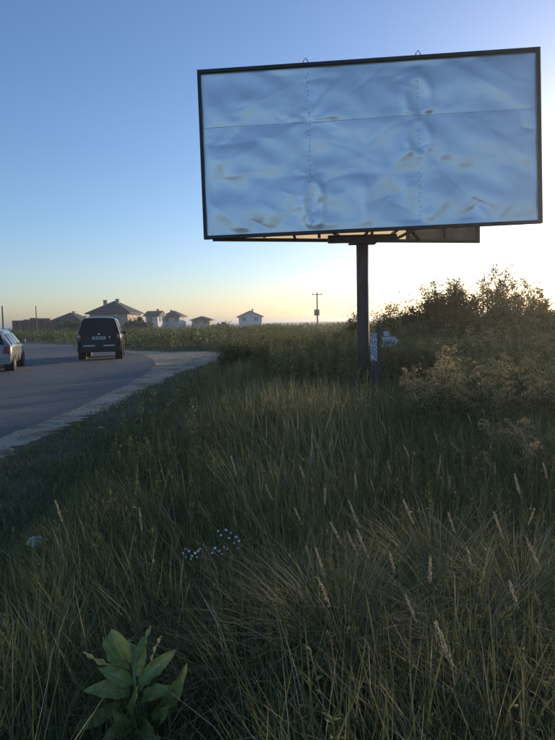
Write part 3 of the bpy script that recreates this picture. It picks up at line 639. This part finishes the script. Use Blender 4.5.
def tuft(px, py, n, rad, h, wd):         # a mound of arching dry blades
    c = atz(px, py, 0); a = rng.uniform(0, 6.283, n); r_ = np.abs(rng.normal(0, rad * .6, n)); x = c[0] + np.cos(a) * r_; y = c[1] + np.sin(a) * r_
    a0 = np.clip(.1 + r_ / rad * .5, 0, .9); return blade_arrays(np.stack([x, y, np.full(n, -.01)], 1), h * rng.uniform(.6, 1.3, n), wd * rng.uniform(.6, 1.3, n), a + rng.normal(0, .5, n), a0, a0 + rng.uniform(.8, 1.9, n), np.where(rng.random(n) < .4, rng.uniform(.68, .95, n), rng.uniform(.3, .6, n)), 5)
near = merge([tuft(345, 690, 1300, .3, .62, .003), tuft(470, 700, 900, .3, .6, .003), tuft(290, 640, 900, .3, .5, .003), tuft(520, 640, 800, .35, .62, .003), tuft(440, 620, 700, .3, .62, .0035), tuft(250, 720, 700, .25, .45, .003), tuft(40, 700, 700, .3, .45, .003), grass_band(64000, .9, 4.2, 22, .055, .0036, 1.0, 3), grass_band(50000, 4, 8.5, 20, .08, .006, 1.05, 3)])
tag(npmesh('foreground_grass', *near[:2], M['grass'], hue=near[2]), 'thick tall grass, green mixed with dry blades, filling the foreground', 'grass', kind='stuff')
def verge_band(n, y0, y1, wd):
    x, y = wedge(n, y0, y1); g = on_grass(x, y); k = (g > -.05 + .12 * rng.random(len(x))) & (g < 2.4); x, y, g = x[k], y[k], g[k]; N = len(x); pn = patch_noise(x, y, 2.3, 61)
    h = rng.uniform(.03, .1, N) * (1 + .6 * pn) + .02 * g; k2 = rng.random(N) < np.clip(.55 + .6 * g + .4 * pn, .1, 1); x, y, h, N, pn = x[k2], y[k2], h[k2], int(k2.sum()), pn[k2]
    hue = np.clip(rng.normal(.18, .14, N) + .2 * (rng.random(N) < .2) + .5 * (rng.random(N) < .12), 0, .9); a0 = np.abs(rng.normal(.35, .3, N))
    return blade_arrays(np.stack([x, y, np.full(N, -.01)], 1), h, wd * rng.uniform(.6, 1.4, N) * (.4 + y / 8), rng.uniform(0, 6.283, N), a0, a0 + rng.uniform(.3, 1.3, N), hue, 2)
vg = merge([verge_band(60000, 3, 9, .006), verge_band(85000, 9, 24, .007)])
tag(npmesh('verge_grass', *vg[:2], M['grass'], hue=vg[2]), 'short worn grass on the verge beside the gravel shoulder', 'grass', kind='stuff')
mid = merge([grass_band(62000, 8.3, 17, 16, .12, .011, 1.15, 2, .02), grass_band(46000, 16.5, 38, 12, .25, .024, 1.5, 2, .06)])
tag(npmesh('middle_grass', *mid[:2], M['grass'], hue=mid[2]), 'tall rough grass behind and around the billboard pole', 'grass', kind='stuff')
far = grass_band(42000, 36, 135, 10, .7, .06, 1.75, 2, -.08)
tag(npmesh('far_grass', *far[:2], M['grass'], hue=far[2]), 'distant field of tall weeds in front of the far houses', 'grass', kind='stuff')
# low leafy weeds scattered through the near grass
def scatter(n, y0, y1, gmin, noise_seed=None, thr=-9, s=1.0, box_=None):
    x, y = wedge(n, y0, y1)
    if box_ is not None: k = (x > box_[0]) & (x < box_[1]); x, y = x[k], y[k]
    g = on_grass(x, y); k = g > gmin
    if noise_seed is not None: k &= patch_noise(x, y, s, noise_seed) > thr
    return x[k], y[k]
parts = []
x, y = scatter(2100, 1.2, 7, 1.7, 41, -.2, 1.6); k = ~((np.abs(x + .245 * y) < .36) & (y < 2.3)); x, y = x[k], y[k]
parts.append(weed_arrays(x, y, rng.uniform(.28, .55, len(x)), 44, .05, .014, rng.uniform(.05, .6, len(x)), .005, 1.0))
x, y = scatter(1700, 6.5, 14, 1.3, 42, 0, 1.2)
parts.append(weed_arrays(x, y, rng.uniform(.45, .8, len(x)), 40, .07, .02, rng.uniform(.1, .8, len(x)), .008, 1.3))
x, y = scatter(9500, 1.5, 10, .8, 43, -.35, 1.4); k = ~((np.abs(x + .245 * y) < .36) & (y < 2.3)); x, y = x[k], y[k]; gq_ = on_grass(x, y)
parts.append(weed_arrays(x, y, rng.uniform(.22, .62, len(x)) * np.clip((gq_ - .6) * .55, .15, 1), 24, .03, .008, np.clip(rng.normal(.5, .25, len(x)), 0, 1), .003, .5, -.3))
wl = merge(parts); tag(npmesh('leafy_weeds', *wl[:2], M['weed'], hue=wl[2]), 'low leafy weeds growing through the near grass', 'weeds', kind='stuff')
# dark thicket of tall weeds right of and behind the pole
parts = []
def patch(n, pxa, pxb, y0, y1):
    y = rng.uniform(y0, y1, n); px = rng.uniform(pxa, pxb, n); x = (px - PW / 2) / F_PX * y; return x, y
for (n, pa, pb, y0, y1, h0, h1) in ((900, 380, 480, 11.6, 15.5, .75, 1.12), (700, 470, 640, 11, 17, .8, 1.3), (420, 270, 380, 12.5, 18, .6, 1.0), (700, 235, 380, 18, 30, .8, 1.25), (600, 380, 640, 15.5, 19, 1.0, 1.5), (420, 440, 640, 7.2, 11.5, .6, 1.0)):
    x, y = patch(n, pa, pb, y0, y1); parts.append(weed_arrays(x, y, rng.uniform(h0, h1, n), 56, .1, .036, rng.uniform(.1, .95, n), .012, 1.6))
wt = merge(parts); tag(npmesh('weed_thicket', *wt[:2], M['weed'], hue=wt[2]), 'dark thicket of tall weeds behind the billboard pole', 'weeds', kind='stuff')
parts = []
for (n, y0, y1, h0, h1) in ((1300, 34, 70, .7, 1.2), (1000, 70, 128, .8, 1.45)):
    x, y = wedge(n * 2, y0, y1); g = on_grass(x, y); k = (g > 1.5) & (patch_noise(x, y, .22, 51) > -.15); x, y = x[k][:n], y[k][:n]
    parts.append(weed_arrays(x, y, rng.uniform(h0, h1, len(x)), 28, .3, .11, rng.uniform(.0, .5, len(x)), .03, 2.4))
wf = merge(parts); tag(npmesh('far_weeds', *wf[:2], M['weed'], hue=wf[2]), 'distant scrubby weeds along the horizon left of the pole', 'weeds', kind='stuff')

# ------------------------------------------------------------------ bushes and trees
def copy_thing(src, loc, rz, sc=1.0):
    c = src.copy(); col.objects.link(c); c.location = loc; c.rotation_euler = (0, 0, rz); c.scale = (sc,) * 3
    for ch in src.children:
        k = ch.copy(); col.objects.link(k); k.parent = c; k.matrix_parent_inverse = ch.matrix_parent_inverse.copy()
    return c
def bush(label, x, y, h, wd, nst=7, leafL=.1, leafW=.042, dens=1.0, low=.35, name='bush', group=None, upright=.5):
    t = empty(name, (x, y, -.03)); tag(t, label, 'bush', group)
    bm = bmesh.new(); C, D, Lf = [], [], []
    for s in range(nst):
        a = rng.uniform(0, 6.283); tilt = abs(rng.normal(0, .5)) * wd / h + .04; hh = h * rng.uniform(.68, 1.0) * (1 - .25 * tilt)
        if s == 0: hh = h; tilt = .05
        p = np.array((math.cos(a) * .18, math.sin(a) * .18, -.05)); P = [p]; n = 6; ang = tilt * .6
        for i in range(n):
            a += rng.normal() * .25; ang = max(.02, ang + rng.normal() * .08 + .05 * (tilt - .2)); ln = hh / n / max(.5, math.cos(ang))
            p = p + ln * np.array((math.sin(ang) * math.cos(a), math.sin(ang) * math.sin(a), math.cos(ang))); P.append(p)
        P = np.array(P); r0 = .012 + .011 * hh; tube(bm, P, np.linspace(r0, .006, len(P)), 5, False)
        for b_ in range(int(12 * dens) + 2):
            f = rng.uniform(.18, 1.0) ; q = np.array([np.interp(f * n, range(n + 1), P[:, k]) for k in range(3)])
            az = rng.uniform(0, 6.283); el = rng.normal(upright + .25, .3); bl = hh * rng.uniform(.14, .3) * (1.2 - .75 * f) + .1
            d = np.array((math.cos(az) * math.cos(el), math.sin(az) * math.cos(el), math.sin(el))); e = q + d * bl; mdl = (q + e) / 2 + np.array((0, 0, -.03 * bl))
            tube(bm, [q, mdl, e], [.008, .006, .003], 3, False)
            m_ = int(rng.uniform(55, 90) * (.6 + .6 * (1 - f)))
            ff = rng.random(m_) ** .7; c = q + d * bl * ff[:, None] + rng.normal(size=(m_, 3)) * (.03 + .11 * bl); C.append(c); D.append(unit(d + rng.normal(size=(m_, 3)) * .7 + np.array((0, 0, -.1)))); Lf.append(rng.uniform(.6, 1.25, m_))
    nc = int(34 * wd * low * 2) + 8; ca_ = rng.uniform(0, 6.283, nc); cz = rng.random(nc) ** 1.2 * h * .78; cr = np.sqrt(rng.random(nc)) * wd * .62 * (1 - .55 * (cz / h) ** 1.5)
    ci = rng.integers(0, nc, int(2300 * low * wd * h)); sp_ = (.1 + .16 * rng.random(nc))[ci][:, None]
    C.append(np.stack([np.cos(ca_) * cr, np.sin(ca_) * cr, cz], 1)[ci] + rng.normal(size=(len(ci), 3)) * sp_ * np.array((1, 1, 1.25))); D.append(unit(rng.normal(size=(len(ci), 3)) + np.array((0, 0, .5)))); Lf.append(rng.uniform(.6, 1.2, len(ci)))
    for q_ in range(nc):
        e_ = np.array((math.cos(ca_[q_]) * cr[q_], math.sin(ca_[q_]) * cr[q_], cz[q_])); tube(bm, [e_ * np.array((.3, .3, .35)), e_ * np.array((.75, .75, .7)), e_ + np.array((0, 0, .25))], [.012, .008, .003], 3, False)
    k = int(700 * low * wd * h); a = rng.uniform(0, 6.283, k); zz_ = rng.random(k) ** .9 * h * .5
    rr = np.sqrt(rng.random(k)) * wd * .7 * (1 - (zz_ / h / .93) ** 1.7) * (1 + .28 * np.sin(a * 3 + zz_ * 2.3) + .2 * np.sin(a * 7 - zz_ * 4)); C.append(np.stack([np.cos(a) * rr, np.sin(a) * rr, zz_], 1)); D.append(unit(rng.normal(size=(k, 3)) + np.array((0, 0, .4)))); Lf.append(rng.uniform(.7, 1.3, k))
    C, D, Lf = np.concatenate(C), np.concatenate(D), np.concatenate(Lf); C[:, 2] = np.maximum(C[:, 2], .02)
    S = unit(np.cross(D, rand_dirs(len(D)))); base = rng.uniform(.3, .6); hue = np.clip(base + .22 * patch_noise(C[:, 0] * 2, C[:, 2] * 2, 1.5, int(abs(x) * 100)) + rng.normal(0, .14, len(C)), 0, 1)
    v, q, hh_ = leaf_arrays(C, D, S, Lf * leafL, Lf * leafW, hue)
    npmesh('crown', v, q, M['bush'], t, hue=hh_); bm_obj('trunk', bm, M['bark'], t)
    return t
def bush_at(label, px, top, Y, wd, **kw):
    p = at(px, top, Y); return bush(label, p[0], Y, p[2] + .03, wd, **kw)
G = 'bushes behind the billboard'
bush_at('tall dark bush with upright twigs, left one of the two highest', 450, 281, 20.5, 2.4, nst=10, dens=1.3, low=.5, group=G)
bush_at('highest bush with airy rounded crown in the middle of the row', 490, 271, 22, 2.6, nst=10, dens=1.1, low=.45, upright=.35, group=G)
bush_at('bush with sparse upright twigs right of the highest one', 522, 287, 21, 2.3, nst=11, dens=1.0, low=.5, upright=.8, group=G)
bush_at('low dark bush at the left shoulder of the tall ones', 424, 301, 19.5, 2.5, nst=9, dens=1.2, low=.6, group=G)
bush_at('small pointed bush just right of the billboard pole', 391, 308, 24, 2.0, nst=8, dens=1.2, low=.5, group=G)
bush_at('broad bush cut by the right edge', 552, 303, 18, 3.0, nst=10, dens=1.2, low=.6, group=G)
bush_at('dark bush low in front of the tall ones', 472, 318, 17.5, 2.6, nst=9, dens=1.2, low=.7, group=G)
bush_at('small bush low beside the right edge', 520, 322, 15.5, 2.4, nst=9, dens=1.2, low=.7, group=G)
bush_at('thin sprig of a bush just left of the billboard pole', 353, 313, 27, 1.2, nst=5, dens=.8, low=.2, group=G)
bush_at('low scrubby bush behind the pointed one', 407, 320, 26, 2.2, nst=8, dens=1.0, low=.5, group=G)
for i, (x, y, h) in enumerate(((10.8, 16.8, 3.2), (11.8, 20.5, 3.4), (9.2, 11.6, 2.4))):   # unseen bushes added right of the view, kept sparse to dapple the foreground sun
    
    if i == 0: ob = bush('unseen sparse bush added past the right edge to shade the foreground grass', x, y, h, 2.8, nst=7, dens=.7, low=.12, group='added shading bushes past the right edge')
    else: copy_thing(ob, (x, y, -.03), i * 1.3, h / 3.4)
sc0 = None
for i, (px, top, Y) in enumerate(((238, 341, 21), (252, 345, 18.5), (263, 336, 24), (281, 341, 20), (296, 349, 16.5), (309, 338, 23), (322, 346, 18), (338, 340, 20.5), (347, 352, 15), (272, 353, 15.5), (330, 333, 27), (291, 334, 28), (398, 346, 14.5), (424, 342, 15), (446, 345, 14))):   # dark scrub between the bend and the bushes
    p = at(px, top, Y); h_ = max(.6, p[2] + .03); k_ = ('left of' if px < 365 else 'right of')
    if sc0 is None: sc0 = bush('', p[0], Y, 1.0, 1.7, nst=8, dens=1.0, low=1.0, name='scrub_bush', group='scrub bushes in the weeds', leafL=.08, leafW=.032); o = sc0; o.scale = (h_,) * 3
    else: o = copy_thing(sc0, (p[0], Y, -.03), i * 1.7, h_)
    tag(o, f'low dark scrub bush among the weeds {k_} the billboard pole', 'bush', 'scrub bushes in the weeds')
for (lb, px, top, Y, wd) in (('dark garden tree between the peach house and the white one', 139, 319, 104, 5.0), ('small far tree beside the lone gabled house', 268, 325, 120, 5), ('small far tree between the cream house and the lone gabled one', 222, 324, 118, 4.5), ('dark far bush in front of the low dark-roofed house', 68, 320, 118, 5)):
    bush_at(lb, px, top, Y, wd, nst=8, leafL=.4, leafW=.22, dens=1.0, low=.06, name='garden_tree')

# ------------------------------------------------------------------ plants one can pick out
# feathery dry goldenrod
def goldenrod(seed):
    r = np.random.default_rng(seed); t = empty('feathery_weed'); parts = []
    tag(t, 'dry feathery-topped weed standing above the grass', 'weed', 'feathery weeds in the grass')
    ns = 5; bm = bmesh.new(); C, D, Lf, Hq = [], [], [], []; c2, d2, l2 = [], [], []
    for s in range(ns):
        a = r.uniform(0, 6.28); p = np.array((math.cos(a), math.sin(a), 0)) * r.uniform(0, .12); hh = r.uniform(.6, .9); ang = r.uniform(.03, .2); P = [p]
        for i in range(7):
            ang += (.02 if i < 4 else .22); p = p + hh / 7 * np.array((math.sin(ang) * math.cos(a), math.sin(ang) * math.sin(a), math.cos(ang))); P.append(p)
        P = np.array(P); tube(bm, P, np.linspace(.005, .0015, 8), 3, False)
        for k in range(16):                               # plume side sprays
            f = r.uniform(.62, 1.0); q = np.array([np.interp(f * 7, range(8), P[:, j]) for j in range(3)]); az = r.uniform(0, 6.28); bl = .15 * (1.25 - f) + .03
            d = np.array((math.cos(az) * .9, math.sin(az) * .9, .35)); m_ = 16; ff = r.random(m_); droop = -np.stack([0 * ff, 0 * ff, .05 * ff ** 2], 1)
            C.append(q + d * bl * ff[:, None] + droop + r.normal(size=(m_, 3)) * .006); D.append(unit(d + r.normal(size=(m_, 3)) * .6)); Lf.append(r.uniform(.7, 1.3, m_)); Hq.append(np.clip(.55 + .25 * r.normal(size=m_), 0, 1))
        for k in range(22):
            f = r.uniform(.1, .75); q = np.array([np.interp(f * 7, range(8), P[:, j]) for j in range(3)]); az = r.uniform(0, 6.28); c2.append(q); d2.append((math.cos(az) * .85, math.sin(az) * .85, r.uniform(-.3, .6))); l2.append(r.uniform(.04, .09))
    C, D, Lf, Hq = map(np.concatenate, (C, D, Lf, Hq)); S = unit(np.cross(D, rand_dirs(len(D)))); v, q, hh_ = leaf_arrays(C, D, S, Lf * .018, Lf * .008, Hq); npmesh('plume', v, q, M['plume'], t, hue=hh_)
    c2, d2, l2 = np.array(c2), unit(np.array(d2)), np.array(l2); S = unit(np.cross(d2, rand_dirs(len(d2)))); v, q, hh_ = leaf_arrays(c2, d2, S, l2, l2 * .2, np.clip(.5 + .3 * r.normal(size=len(c2)), 0, 1)); npmesh('foliage', v, q, M['weed'], t, hue=hh_)
    bm_obj('stem', bm, M['bark'], t); return t
gold = [goldenrod(s) for s in (1, 2, 3, 4)]; used = set()
spots = [(rng.uniform(432, 560), rng.uniform(352, 398), rng.uniform(6.6, 9.2)) for _ in range(34)] + [(rng.uniform(290, 430), rng.uniform(398, 425), rng.uniform(6.5, 8.8)) for _ in range(20)] + [(rng.uniform(200, 300), rng.uniform(402, 440), rng.uniform(6.5, 9)) for _ in range(9)] + [(rng.uniform(470, 560), rng.uniform(420, 455), rng.uniform(4.6, 5.6)) for _ in range(10)]
for i, (px, py, Y) in enumerate(spots):
    p = at(px, py, Y); zt_ = max(.35, p[2]); o = gold[i % 4]; loc_ = (p[0], Y, -.03); rz = rng.uniform(0, 6.28); sc = zt_ / .72
    if i < 4: o.location = loc_; o.rotation_euler = (0, 0, rz); o.scale = (sc,) * 3
    else: o = copy_thing(o, loc_, rz, sc)
    o['label'] = ('dry feathery weed in the pale patch below the bushes' if i < 34 else 'dry feathery weed in front of the billboard pole foot' if i < 54 else 'dry feathery weed left of the billboard pole' if i < 63 else 'dry feathery weed low by the right edge')
# reed grass stalks with pale seed heads
def stalk(seed, L=.7, head=.1):
    r = np.random.default_rng(seed); t = empty('seed_stalk'); bm = bmesh.new(); ang = r.uniform(.1, .3); p = np.zeros(3); P = [p]
    for i in range(8): ang += r.uniform(.0, .05); p = p + L / 8 * np.array((-math.sin(ang), 0, math.cos(ang))); P.append(p)
    P = np.array(P); tube(bm, P, np.linspace(.0022, .001, 9), 4, False); 
    st = bm_obj('stem', bm, M['bark'], t); st.data.materials.clear(); st.data.materials.append(M['straw'])
    m_ = 150; f = r.random(m_); d = unit(P[-1] - P[-2]); c = P[-1] + d * head * (f - .35)[:, None]; rad = .0026 * np.sin(np.pi * np.clip(f, .03, .97)) ** .6
    o_ = unit(np.cross(d, r.normal(size=(m_, 3)))); c = c + o_ * (rad * r.random(m_))[:, None]; D = unit(d * 1.2 + o_ * .6); S = unit(np.cross(D, r.normal(size=(m_, 3))))
    v, q, hh_ = leaf_arrays(c, D, S, np.full(m_, .009), np.full(m_, .0024), np.clip(.7 + .2 * r.normal(size=m_), 0, 1)); npmesh('seed_head', v, q, M['straw'], t, hue=hh_)
    n = 3; x = blade_arrays(np.zeros((n, 3)), r.uniform(.25, .45, n), np.full(n, .006), r.uniform(0, 6.28, n), np.full(n, .2), r.uniform(.8, 1.8, n), np.full(n, .3), 5); npmesh('blade', x[0], x[1], M['straw'], t, hue=x[2])
    t['_top'] = [float(k) for k in P[-1]]; return t
heads = [(356, 485), (373, 488), (303, 474), (417, 400), (410, 516), (453, 527), (495, 471), (518, 488), (484, 414), (470, 420), (546, 474), (356, 519), (325, 499), (413, 614), (515, 600), (322, 568), (393, 566), (141, 524), (437, 440), (530, 520), (390, 470), (340, 540), (470, 560), (500, 530), (430, 575), (385, 430), (450, 485), (536, 560), (300, 520), (270, 495), (235, 470), (525, 440), (408, 455), (365, 550), (60, 515)] + [(rng.uniform(240, 555), rng.uniform(430, 640)) for _ in range(4)]
sv = [stalk(s) for s in range(20, 25)]; tops = []
for s in sv: tops.append(np.array(s['_top'][:])); del s['_top']
def set_stalk(i, px, py, zt_, label, group):
    k = i % 5; p = atz(px, py, zt_); rz = rng.normal(0, .9); sc = (zt_ + .03) / (tops[k][2]); T = tops[k] * sc; dx = T[0] * math.cos(rz); dy = T[0] * math.sin(rz); loc_ = (p[0] - dx, p[1] - dy, -.03)
    if i < 5: o = sv[k]; o.location = loc_; o.rotation_euler = (0, 0, rz); o.scale = (sc,) * 3
    else: o = copy_thing(sv[k], loc_, rz, sc)
    tag(o, label, 'grass stalk', group); return o
for i, (px, py) in enumerate(heads): set_stalk(i, px, py, rng.uniform(.56, .72), 'thin leaning grass stalk with a pale narrow seed head', 'seed-headed grass stalks')
set_stalk(len(heads), 447, 652, .72, 'grass stalk with the biggest, brightest seed head, low on the right', 'seed-headed grass stalks')
# broad-leaved plant at the bottom left
m = M['broad_leaf'] = mat('broad_leaf'); b = bsdf(m); a_ = nd(m, 'ShaderNodeAttribute', attribute_name='hue')
r = ramp(m, [(0, (.36, .42, .22)), (.12, (.26, .31, .09)), (.6, (.25, .29, .085)), (.85, (.4, .37, .12)), (1, (.46, .4, .15))], a_.outputs['Fac']); nz = noise(m, 30, 3); mxx = nd(m, 'ShaderNodeMix', data_type='RGBA', blend_type='MULTIPLY'); mxx.inputs[0].default_value = .5
lk(m, r.outputs[0], mxx.inputs[6]); lk(m, nz.outputs[0], mxx.inputs[7]); mx2 = nd(m, 'ShaderNodeMix', data_type='RGBA', blend_type='ADD'); mx2.inputs[0].default_value = .25
lk(m, mxx.outputs[2], mx2.inputs[6]); lk(m, r.outputs[0], mx2.inputs[7]); lk(m, mx2.outputs[2], b.inputs['Base Color']); b.inputs['Roughness'].default_value = .42
tr = nd(m, 'ShaderNodeBsdfTranslucent'); lk(m, mx2.outputs[2], tr.inputs['Color']); ms = nd(m, 'ShaderNodeMixShader'); ms.inputs[0].default_value = .25; lk(m, b.outputs[0], ms.inputs[1]); lk(m, tr.outputs[0], ms.inputs[2]); lk(m, ms.outputs[0], m.node_tree.nodes['Material Output'].inputs['Surface'])
DM = 1.9
base = np.array(atz(140, 745, 0.12)); mw = empty('broad_leaved_plant', (base[0], DM, -.03)); tag(mw, 'broad-leaved green milkweed plant at the bottom left corner', 'plant')
def MP(px, py, dy=0.0): p = at(px, py, DM + dy); return Vector(p) - mw.location
stem_pts = [Vector((0, 0, 0)), MP(138, 730), MP(136, 700), MP(134, 672), MP(137, 655)]
bm = bmesh.new(); tube(bm, stem_pts, [.008, .007, .006, .005, .003], 8); bm_obj('stem', bm, M['broad_leaf'], mw)
def leaf(p0, p1, wd, sag=.02, twist=0.0, hueo=0.0, fold=.38):
    p0, p1 = Vector(p0), Vector(p1); d = p1 - p0; L = d.length; dn = d.normalized(); view = Vector((rng.normal() * .35, -.7, .65 + rng.normal() * .3)); s = dn.cross(view).normalized(); nrm = s.cross(dn).normalized()
    s = (s * math.cos(twist) + nrm * math.sin(twist)); nrm = s.cross(dn).normalized(); V = []; hue = []; n = 14; cs = 7
    for i in range(n + 1):
        t_ = i / n; c = p0 + d * t_ + nrm * (sag * 4 * t_ * (1 - t_)) ; wv = wd * (math.sin(math.pi * min(1, t_ * .95 + .04)) ** .75) * (1.08 - .34 * t_) * (1 if i < n else .1)
        for k in range(cs):
            u = (k - 3) / 3; rip = .006 * math.sin(t_ * 19 + u * 2) * abs(u); V.append(c + s * (wv * .5 * u) + nrm * (fold * wv * .5 * abs(u) ** 1.3 + rip)); hue.append((0 if k == 3 else .3 + .08 * math.sin(t_ * 40) + .35 * max(0, t_ - .75) * 2 + .12 * abs(u) * (t_ > .6)) + (hueo if k != 3 else 0))
    Q = [(i * cs + k, i * cs + k + 1, (i + 1) * cs + k + 1, (i + 1) * cs + k) for i in range(n) for k in range(cs - 1)]
    o = npmesh('leaf', np.array([tuple(v) for v in V]), np.array(Q), M['broad_leaf'], mw, hue=np.clip(hue, 0, 1))
    for p in o.data.polygons: p.use_smooth = True
    return o
for (bx, by, tx, ty, dy, wd_, sag_, tw_, hu_) in ((127, 667, 111, 629, .06, .085, .012, .1, .1), (130, 669, 103, 637, .02, .05, .012, .5, 0), (138, 660, 151, 626, .08, .03, 0, .5, .05), (151, 665, 162, 636, .02, .022, .005, 1.0, .62), (138, 682, 177, 649, .04, .052, .01, .4, .1), (149, 730, 187, 664, -.04, .066, .012, -.2, .3),
        (130, 693, 83, 691, -.06, .064, .03, .1, .2), (121, 702, 71, 731, -.08, .05, .02, .3, .1), (119, 667, 84, 652, 0, .02, .008, .9, .6), (131, 738, 113, 709, -.12, .07, .02, 0, .2), (151, 738, 171, 705, -.08, .06, .012, .3, .25), (164, 739, 186, 722, -.1, .07, .015, 0, .15), (125, 730, 138, 686, -.1, .03, .0, .7, .4), (139, 690, 166, 668, .0, .045, .01, .2, 0), (134, 668, 128, 640, .1, .04, .01, -.3, 0), (136, 676, 143, 636, .05, .05, .01, .1, .15), (133, 684, 98, 668, -.02, .055, .02, .2, .1), (141, 700, 178, 690, -.03, .055, .02, .1, .2), (137, 716, 100, 741, -.13, .06, .02, .1, .15), (140, 724, 160, 744, -.15, .06, .02, .2, .2)):
    leaf(MP(bx, by), MP(tx, ty, dy), wd_, sag_, tw_, hu_)
# white daisies
M['petal'] = surf('white_petal', (.62, .63, .64), (.75, .75, .75), 40, .6); M['flower_eye'] = surf('flower_eye', (.6, .45, .07), (.7, .52, .1), 40, .7); M['stem_green'] = surf('green_stem', (.04, .06, .02), (.06, .08, .03), 10, .7)
def daisy_plant(label, px, py, Y, tips):
    f0 = at(px, py, Y); t = empty('white_flower_plant', (f0[0], Y, -.03)); tag(t, label, 'flower', 'white daisy-like flowers in the grass')
    for k, (tx, ty) in enumerate(tips):
        tp = Vector(at(tx, ty, Y + rng.uniform(-.12, .12))) - t.location; bm = bmesh.new(); tube(bm, [(rng.normal() * .02, rng.normal() * .02, 0), tp * .55 + Vector((rng.normal() * .02, 0, .03)), tp], [.0025, .002, .001], 4, False); bm_obj('stem', bm, M['stem_green'], t)
        bm = bmesh.new(); n = 10; nrm = (Vector((rng.normal() * .4, -.6 + rng.normal() * .3, .8))).normalized(); u = nrm.cross(Vector((1, 0, 0))).normalized(); v = nrm.cross(u); rr = rng.uniform(.0045, .0072)
        for j in range(n):
            a = 2 * math.pi * j / n; e = u * math.cos(a) + v * math.sin(a); g = u * math.cos(a + 1.57) + v * math.sin(a + 1.57); pts = [tp + g * .0012, tp - g * .0012, tp + e * rr * .75 - g * rr * .26, tp + e * rr, tp + e * rr * .75 + g * rr * .26]; bm.faces.new([bm.verts.new(q) for q in pts])
        fl = bm_obj('flower_head', bm, M['petal'], t)
        bm = bmesh.new(); tube(bm, [tp - nrm * .002, tp + nrm * .002], [.002, .0013], 7); bm_obj('flower_centre', bm, M['flower_eye'], fl)
daisy_plant('left clump of small white daisies in the grass', 190, 600, 2.5, [(183, 553), (186, 557), (189, 551), (192, 556), (195, 553), (198, 551), (197, 557), (186, 549), (191, 559), (200, 549)])
daisy_plant('right, taller clump of small white daisies in the grass', 228, 600, 2.55, [(218, 531), (221, 535), (226, 530), (231, 533), (236, 537), (239, 541), (234, 543), (215, 548), (219, 551), (224, 547), (212, 553), (222, 554), (238, 548), (229, 538), (227, 549)])
# litter and stones on the verge
M['litter'] = surf('pale_plastic', (.36, .5, .42), (.55, .66, .6), 14, .35); M['stone'] = surf('pale_stone', (.2, .19, .17), (.34, .32, .28), 9, .9, bump=.5)
def lump(name, label, cat, px, py, size, m, seed, flat=.6, group=None, crumple=.3, z0=0):
    p = atz(px, py, z0); bm = bmesh.new(); bmesh.ops.create_icosphere(bm, subdivisions=4 if crumple > .2 else 3, radius=1); r = np.random.default_rng(seed); ks = r.normal(size=(9, 3)) * 2.2; ph = r.uniform(0, 6, 9)
    for v in bm.verts:
        c = np.array(v.co); s = 1 + crumple * sum(abs(math.sin(ks[i] @ c + ph[i])) for i in range(9)) / 9 * 2 - crumple; v.co = Vector(c * s * size); v.co.z = max(v.co.z * flat, -size * flat * .6)
    o = bm_obj(name, bm, m, None, crumple <= .2); o.location = (p[0], p[1], z0 + size * flat * .4); o.rotation_euler = (0, 0, r.uniform(0, 6)); tag(o, label, cat, group); return o
lump('plastic_bag', 'crumpled pale green plastic bag lying in the grass at the left', 'litter', 38, 545, .05, M['litter'], 3, .7, None, .6, .12)
for i, (px, py, s) in enumerate(((100, 429, .05), (172, 415, .05), (181, 413, .04))): lump('stone', 'pale stone on the verge beside the gravel edge', 'stone', px, py, s, M['stone'], 10 + i, .5, 'stones on the verge', .2)


# ------------------------------------------------------------------ evening haze in the air
m = M['haze'] = mat('haze'); nt_ = m.node_tree; nt_.nodes.remove(bsdf(m)); pv = nd(m, 'ShaderNodeVolumePrincipled'); pv.inputs['Density'].default_value = .001; pv.inputs['Color'].default_value = (.95, .95, .95, 1); pv.inputs['Anisotropy'].default_value = .78
lk(m, pv.outputs[0], nt_.nodes['Material Output'].inputs['Volume'])
bm = bmesh.new(); box(bm, (0, 1990 / 2 - 500, 4.5), (6100, 7100, 12.0)); hz = bm_obj('haze', bm, m); tag(hz, 'thin warm evening haze hanging over the field', 'haze', kind='stuff')
